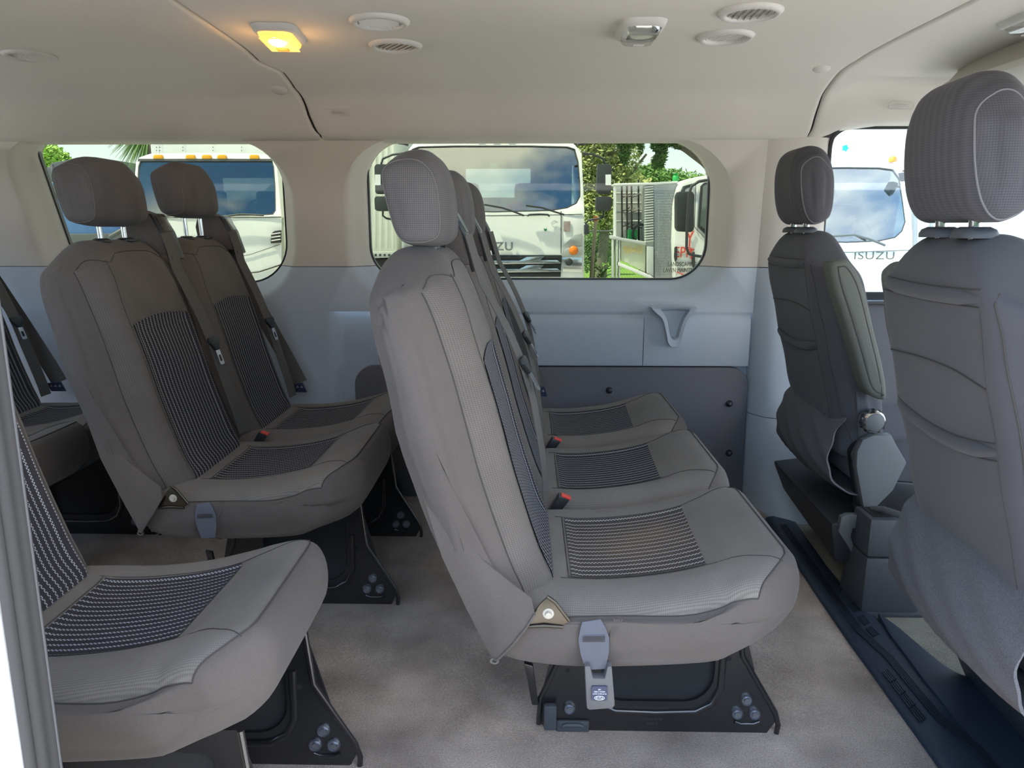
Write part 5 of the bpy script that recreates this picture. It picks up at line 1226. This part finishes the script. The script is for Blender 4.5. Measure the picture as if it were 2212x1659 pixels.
for k, (x, y0, y1) in enumerate(((1343, 396, 515), (1354, 394, 518), (1364, 394, 520), (1379, 388, 522))):
    p0, p1 = W(x, y0, 8.45), W(x+1, y1, 8.45); o = MB().tube([p1, p0], .010, 8).tube([p0.lerp(p1, .95)+Vector((0, 0, -.02)), p0.lerp(p1, 1.02)], .03, 10)
    for t in (.25, .5, .78): o.tube([p0.lerp(p1, t), p0.lerp(p1, t)+Vector((.05, -.02, .01)), p0.lerp(p1, t)+Vector((.08, -.02, .04))], .006, 6)
    o = o.build('pole_tool', DKM if k in (3,) else M('pole_brown%d' % k, (.08, .06, .055), .5), None, .8)
    tag(o, ('leftmost dark pole tool standing in the landscaping truck rack', 'second dark pole tool from the left in the truck rack', 'third dark pole tool from the left in the truck rack', 'rightmost and thickest black pole tool in the truck rack')[k], 'tool', 'pole tools in the truck rack')
q = W(1366, 506, 8.40); o = MB().box((q.x-.05, 8.36, q.z-.06), (q.x+.05, 8.46, q.z+.05)).build('green_container', M('green_plastic', (.02, .38, .08), .5), None, .6, .01); tag(o, 'green plastic container on the landscaping truck bed beside the tools', 'container')
q = W(1385, 505, 8.38); o = MB().lathe([(.085, -.02), (.095, -.025), (.105, -.015), (.11, 0), (.105, .015), (.095, .025), (.085, .02)], (q.x, 8.35, q.z), 'Y', 28, close=False).build('spare_wheel', DKM, None, 1.); tag(o, 'small black wheel at the foot of the louvred panel', 'wheel')
q = W(1461, 392, 8.3); o = MB().lathe([(.030, 0), (.033, .01), (.033, .06), (.018, .07), (.018, .078), (.035, .080), (.035, .086), (.0001, .088)], (q.x, 8.35, q.z), 'Z', 16).build('green_can', bpy.data.materials['green_plastic'], None, 1.); tag(o, 'small green can standing on top of the plate box', 'can')

# --- blue pickup and black body at far left
c = W(180, 560, 10.5); pk = root_at('pickup_truck', c.x, 10.5, 'blue pickup truck outside the left end of the left window', 'car')
PB = M('pickup_blue', (.04, .13, .36), .3, coat=.5, var=(3, .6, (.10, .22, .45)))
pxpoly(pk, [(20, 600), (24, 440), (60, 430), (150, 428), (215, 434), (250, 446), (275, 470), (282, 520), (282, 600)], 10.5, 1.3, 'body', PB, .10)
pxpoly(pk, [(60, 430), (84, 396), (150, 388), (200, 398), (226, 434), (150, 428)], 10.7, 1.4, 'cabin', PB, .06)
pxpoly(pk, [(76, 426), (92, 402), (145, 395), (145, 424)], 10.68, .03, 'side_window', bpy.data.materials['dark_glass'], .01)
pxpoly(pk, [(78, 430), (106, 430), (108, 435), (78, 434)], 10.46, .05, 'chrome_handle', CHR, .008)
pxpoly(pk, [(86, 500), (118, 497), (120, 503), (88, 507)], 10.44, .05, 'bed_sticker', WHT, .004); pxpoly(pk, [(22, 506), (300, 504), (300, 552), (22, 556)], 10.45, .1, 'lower_panel', GRN, .02)
for px_ in (70, 250): MB().lathe([(.0001, 0), (.2, 0), (.22, .02), (.35, .01), (.39, .06), (.39, .22), (.0001, .24)], tuple(loc_(pk, (W(px_, 600, 10.5).x, 10.4, -.26))), 'Y', 28).build('wheel', BLK, pk, .8)
pxtube(pk, [(238, 512), (262, 498), (290, 500), (300, 512)], 10.3, .03, 'tow_arm', GRN); pxpoly(pk, [(262, 486), (338, 484), (338, 498), (262, 500)], 10.2, .15, 'tail_bar', GRN, .02); pxpoly(pk, [(318, 486), (338, 485), (338, 497), (318, 498)], 10.17, .05, 'amber_reflector', M('dull_amber', (.45, .14, .05), .5), .01)
c = W(120, 430, 15); db = root_at('dump_body', c.x, 15, 'dark grey steel truck body behind the blue pickup', 'truck')
DG = M('dark_steel', (.07, .08, .10), .5, var=(2, .6, (.13, .14, .16)))
pxpoly(db, [(77, 640), (81, 366), (106, 360), (108, 352), (150, 344), (205, 338), (205, 640)], 15, 2.2, 'body', DG, .04)
for x in (110, 150): pxpoly(db, [(x, 356), (x+3, 355), (x+3, 430), (x, 430)], 14.96, .08, 'body_rib', DG, .01)
pxpoly(db, [(92, 405), (110, 404), (110, 407), (92, 408)], 14.96, .06, 'latch_bar', CHR, .004); pxpoly(db, [(118, 405), (140, 404), (140, 407), (118, 408)], 14.96, .06, 'latch_bar', CHR, .004)
for px_ in (100, 180): MB().lathe([(.0001, 0), (.2, 0), (.45, .02), (.5, .08), (.5, .25), (.0001, .28)], tuple(loc_(db, (W(px_, 600, 15).x, 14.9, -.15))), 'Y', 24).build('wheel', BLK, db, .8)

# unseen block added behind the camera to dim light on the far header
blocker_ = MB().box((-16, -6.4, -.65), (16, -5.2, 1.5)).build('wall_light_blocker', M('blocker_green', (.03, .06, .02), .95, bump=(14, 1., .08)), None); structure(blocker_, 'unseen dark green block added behind the viewpoint to cut low light')
# --- trees, hedge, palm, fence
def leaf_cloud(blobs, n, size, seed, squash=1.):
    R = random.Random(seed); v = []; f = []
    tot = sum(b_[3] for b_ in blobs)
    for (cx, cy, cz, w_, rx, ry, rz) in blobs:
        for _ in range(int(n*w_/tot)):
            u = R.gauss(0, 1); a = R.gauss(0, 1); b2_ = R.gauss(0, 1); L_2 = math.sqrt(u*u+a*a+b2_*b2_) or 1; r_ = R.random()**.45
            p = Vector((cx+rx*u/L_2*r_, cy+ry*a/L_2*r_, cz+rz*b2_/L_2*r_))
            d = Vector((R.gauss(0, 1), R.gauss(0, 1), R.gauss(0, .7))).normalized(); e = d.orthogonal().normalized(); s_ = size*(.6+.8*R.random())
            k = len(v); v += [p-d*s_, p+e*s_*.42, p+d*s_, p-e*s_*.42]; f.append((k, k+1, k+2, k+3))
    return v, f
def leaf_mat(name, c1, c2):
    m = M(name, c1, .7, var=(2.5, .7, c2), spec=.2); b = m.node_tree.nodes['Principled BSDF']; return m
LM1 = leaf_mat('leaf_olive', (.30, .36, .12), (.50, .50, .22)); LM2 = leaf_mat('leaf_dark', (.07, .16, .04), (.20, .36, .09)); LM3 = leaf_mat('leaf_bright', (.24, .46, .08), (.48, .66, .18))
BARK = M('bark', (.10, .085, .07), .95, bump=(30, .8, .02), var=(9, .6, (.20, .18, .15)))
def blob(px, py, Y, rx, rz, w_=1., ry=None):
    q = W(px, py, Y); return (q.x, q.y, q.z, w_*rx*rz, rx, ry or rx*.8, rz)
def tree(name, base, label, trunk, blobs, n, size, mat, seed, group='trees beyond the trucks'):
    r = empty(name, base, label, 'tree', group); B = Vector(base)
    t = MB()
    for path, rs in trunk: t.tube([Vector(p)-B for p in path], rs, 8)
    t.build('trunk', BARK, r, 1.0)
    v, f = leaf_cloud(blobs, n, size, seed); b = MB(); b.v = [tuple(Vector(p)-B) for p in v]; b.f = f
    me = bpy.data.meshes.new('foliage'); me.from_pydata(b.v, [], b.f); o = link('foliage', me, mat, r); o['kind'] = 'stuff'; return r
q = W(1300, 500, 22); tree('leafy_tree', (q.x, 22, -.62), 'olive green tree behind the right mirror of the middle truck',
    [([(q.x, 22, -.62), (q.x+.1, 22, 1.5), (q.x+.3, 22, 4.0)], [.16, .13, .06]), ([(q.x+.1, 22, 1.2), (q.x-.7, 22, 2.6)], [.08, .03]), ([(q.x+.1, 22, 1.6), (q.x+1.2, 22, 3.0)], [.08, .03])],
    [blob(1290, 330, 22, .65, 1.2), blob(1318, 400, 22, .6, .9), blob(1272, 400, 22, .5, .9), blob(1345, 350, 22, .55, 1.2, .6), blob(1300, 455, 22, .8, .6), blob(1365, 410, 23, .7, .5), blob(1285, 290, 22, .6, .5, .6)], 9000, .075, LM1, 3)
q = W(1420, 500, 26); tree('leafy_tree', (q.x, 26, -.62), 'round dark green tree above the landscaping truck', [([(q.x, 26, -.62), (q.x, 26, 2.0)], [.2, .1])],
    [blob(1400, 392, 26, 1.3, .5), blob(1445, 396, 26, 1.4, .45), blob(1375, 384, 26, .9, .4), blob(1410, 374, 26, .4, .35, .7), blob(1500, 412, 26, 1.6, .4), blob(1560, 400, 26, 1.5, .4)], 9000, .085, LM2, 5)
q = W(1560, 330, 11); tree('hanging_branch_tree', (q.x+2.2, 12, -.62), 'dark overhanging tree limb with hanging leaves at the top of the window',
    [([(q.x+2.2, 12, -.62), (q.x+2.0, 12, 1.2), tuple(W(1580, 372, 12)), tuple(W(1535, 328, 12)), tuple(W(1490, 302, 12)), tuple(W(1440, 285, 12)), tuple(W(1390, 262, 12))], [.34, .30, .27, .24, .2, .12, .05]),
     ([tuple(W(1360, 262, 12)), tuple(W(1352, 300, 12)), tuple(W(1346, 345, 12))], [.03, .02, .01]), ([tuple(W(1430, 276, 12)), tuple(W(1425, 310, 12)), tuple(W(1420, 355, 12))], [.02, .015, .008])],
    [blob(1352, 300, 12, .16, .22), blob(1362, 285, 12, .2, .1), blob(1349, 335, 12, .08, .16), blob(1425, 300, 12, .16, .22), blob(1428, 335, 12, .10, .2), blob(1416, 350, 12, .06, .12), blob(1455, 300, 12, .30, .12), blob(1400, 285, 12, .30, .08, .7), blob(1480, 315, 12, .24, .06, .5), blob(1330, 290, 12, .2, .1, .6), blob(1385, 310, 12, .07, .16, .5), blob(1510, 330, 12, .15, .06, .5)], 7000, .034, LM2, 7)
q = W(100, 500, 26); tree('leafy_tree', (q.x, 26, -.62), 'bright green tree at the left end of the left window', [([(q.x, 26, -.62), (q.x, 26, 3.0)], [.25, .1])],
    [blob(100, 345, 26, .75, .55), blob(125, 360, 26, .6, .5), blob(70, 370, 26, .5, .6), blob(65, 430, 26, .5, .9), blob(100, 400, 26, .8, .7)], 8000, .085, LM3, 9)
R0 = random.Random(4)
# palm
c = W(308, 285, 14); pr_ = empty('palm_tree', (c.x+.15, 14, -.62), 'green palm fronds hanging beside the white box at left', 'tree', 'trees beyond the trucks')
MB().tube([(0, 0, 0), (.03, 0, 1.5), (0, 0, c.z+.62+.1)], [.13, .11, .10], 12).build('trunk', BARK, pr_, 1.)
for k in range(16):
    a = PI*(.55+.95*k/15)+R0.uniform(-.08, .08); b = MB(); base = Vector((0, 0, c.z+.62+.15)); ln = R0.uniform(.75, .95); dr_ = R0.uniform(.2, .5)
    for j in range(13):
        aa = a+(j-6)*.05; e = base+Vector((math.cos(aa)*ln, R0.uniform(-.25, .25), math.sin(aa)*ln-dr_*.25)); md = base.lerp(e, .5)+Vector((0, 0, .05)); b.ribbon([base, md, e], (math.sin(aa), .3, -math.cos(aa)), [.010, .022, .003], .003)
    b.build('frond', M('palm_green', (.07, .16, .04), .6, var=(8, .6, (.16, .28, .07))) if 'palm_green' not in bpy.data.materials else bpy.data.materials['palm_green'], pr_)
# hedge and low shrubs by the fence
q = W(1300, 520, 24)
for i, (px_, py_, rx, rz, lab) in enumerate(((1285, 522, .7, .35, 'low dark hedge behind the beige pole'), (1315, 505, .5, .55, 'taller dark shrub left of the landscaping truck'))):
    c = W(px_, py_, 24); r = empty('garden_shrub', (c.x, 24+2.2*i, -.62), lab, 'shrub', 'shrubs at the lawn edge'); v, f = leaf_cloud([(c.x, 24, c.z, 1, rx, .4, rz), (c.x, 24, c.z-.5, 1, rx*.9, .4, .5)], 2200, .06, 20+i)
    me = bpy.data.meshes.new('foliage'); me.from_pydata([tuple(Vector(p)-Vector((c.x, 24, -.62))) for p in v], [], f); o = link('foliage', me, LM2, r); o['kind'] = 'stuff'; MB().tube([(0, 0, 0), (0, 0, .6)], .04, 6).build('stem', BARK, r)
c = W(1300, 590, 10.5); r = empty('garden_shrub', (c.x, 10.5, -.65), 'small leafy plant beside the landscaping truck bed', 'shrub', None)
zt = c.z+.65
for k in range(26):
    a = R0.uniform(0, 2*PI); L_1 = R0.uniform(.10, .2); b = MB(); p0 = Vector((R0.uniform(-.03, .03), 0, zt-.05+R0.uniform(-.08, .12))); p1 = p0+Vector((math.cos(a)*L_1, math.sin(a)*L_1*.5, R0.uniform(.0, .08))); b.ribbon([p0, p0.lerp(p1, .5)+Vector((0, 0, .03)), p1], (-math.sin(a), math.cos(a), .2), [.006, .035, .003], .002); b.build('leaf', LM2, r)
MB().tube([(0, 0, 0), (.01, 0, zt*.6), (0, 0, zt+.1)], [.012, .010, .006], 6).build('stem', BARK, r, 1.)
c = W(1283, 600, 9.6); o = MB().tube([W(1277, 640, 9.6)+Vector((0, 0, -.9)), W(1277, 600, 9.6), W(1287, 476, 9.6)], .022, 8).build('leaning_pole', M('pole_beige', (.42, .36, .25), .7), None, 1.); tag(o, 'beige leaning pole with an orange tip beside the middle truck', 'pole')
tip = MB().lathe([(.03, 0), (.03, .05), (.0001, .06)], tuple(W(1287, 477, 9.6)), 'Z', 10).build('tip', AMB, o); 
# chain link fence with posts
fr = empty('chain_link_fence', (W(1300, 600, 18).x, 18, -.62), 'thin chain link fence on the lawn between the trucks', 'fence')
wr = MB(); x0 = -1.3; 
for k in range(-14, 40):
    xa = x0+k*.07
    for s in (1, -1):
        pa = Vector((xa, 0, 0)); pb = Vector((xa+s*1.5, 0, 1.5))
        wr.tube([pa, pb], .003, 3)
wr.build('wire_mesh', GRN, fr)['kind'] = 'stuff'
for x in (-1.2, .25, 1.5): MB().tube([(x, 0, 0), (x, 0, 1.58)], .03, 8).build('post', GRN, fr, 1.)
MB().tube([(-2, 0, 1.52), (2.5, 0, 1.52)], .02, 8).build('top_rail', GRN, fr, 1.)
wf = empty('white_rail_fence', (W(1295, 530, 30).x, 30, -.62), 'low white rail fence at the back of the lawn', 'fence')
for z in (.45, .9): MB().box((-4, 0, z), (4, .05, z+.10)).build('rail', WHT, wf)
for k in range(6): MB().box((-3.8+k*1.5, -.03, 0), (-3.68+k*1.5, .09, 1.1)).build('post', WHT, wf)
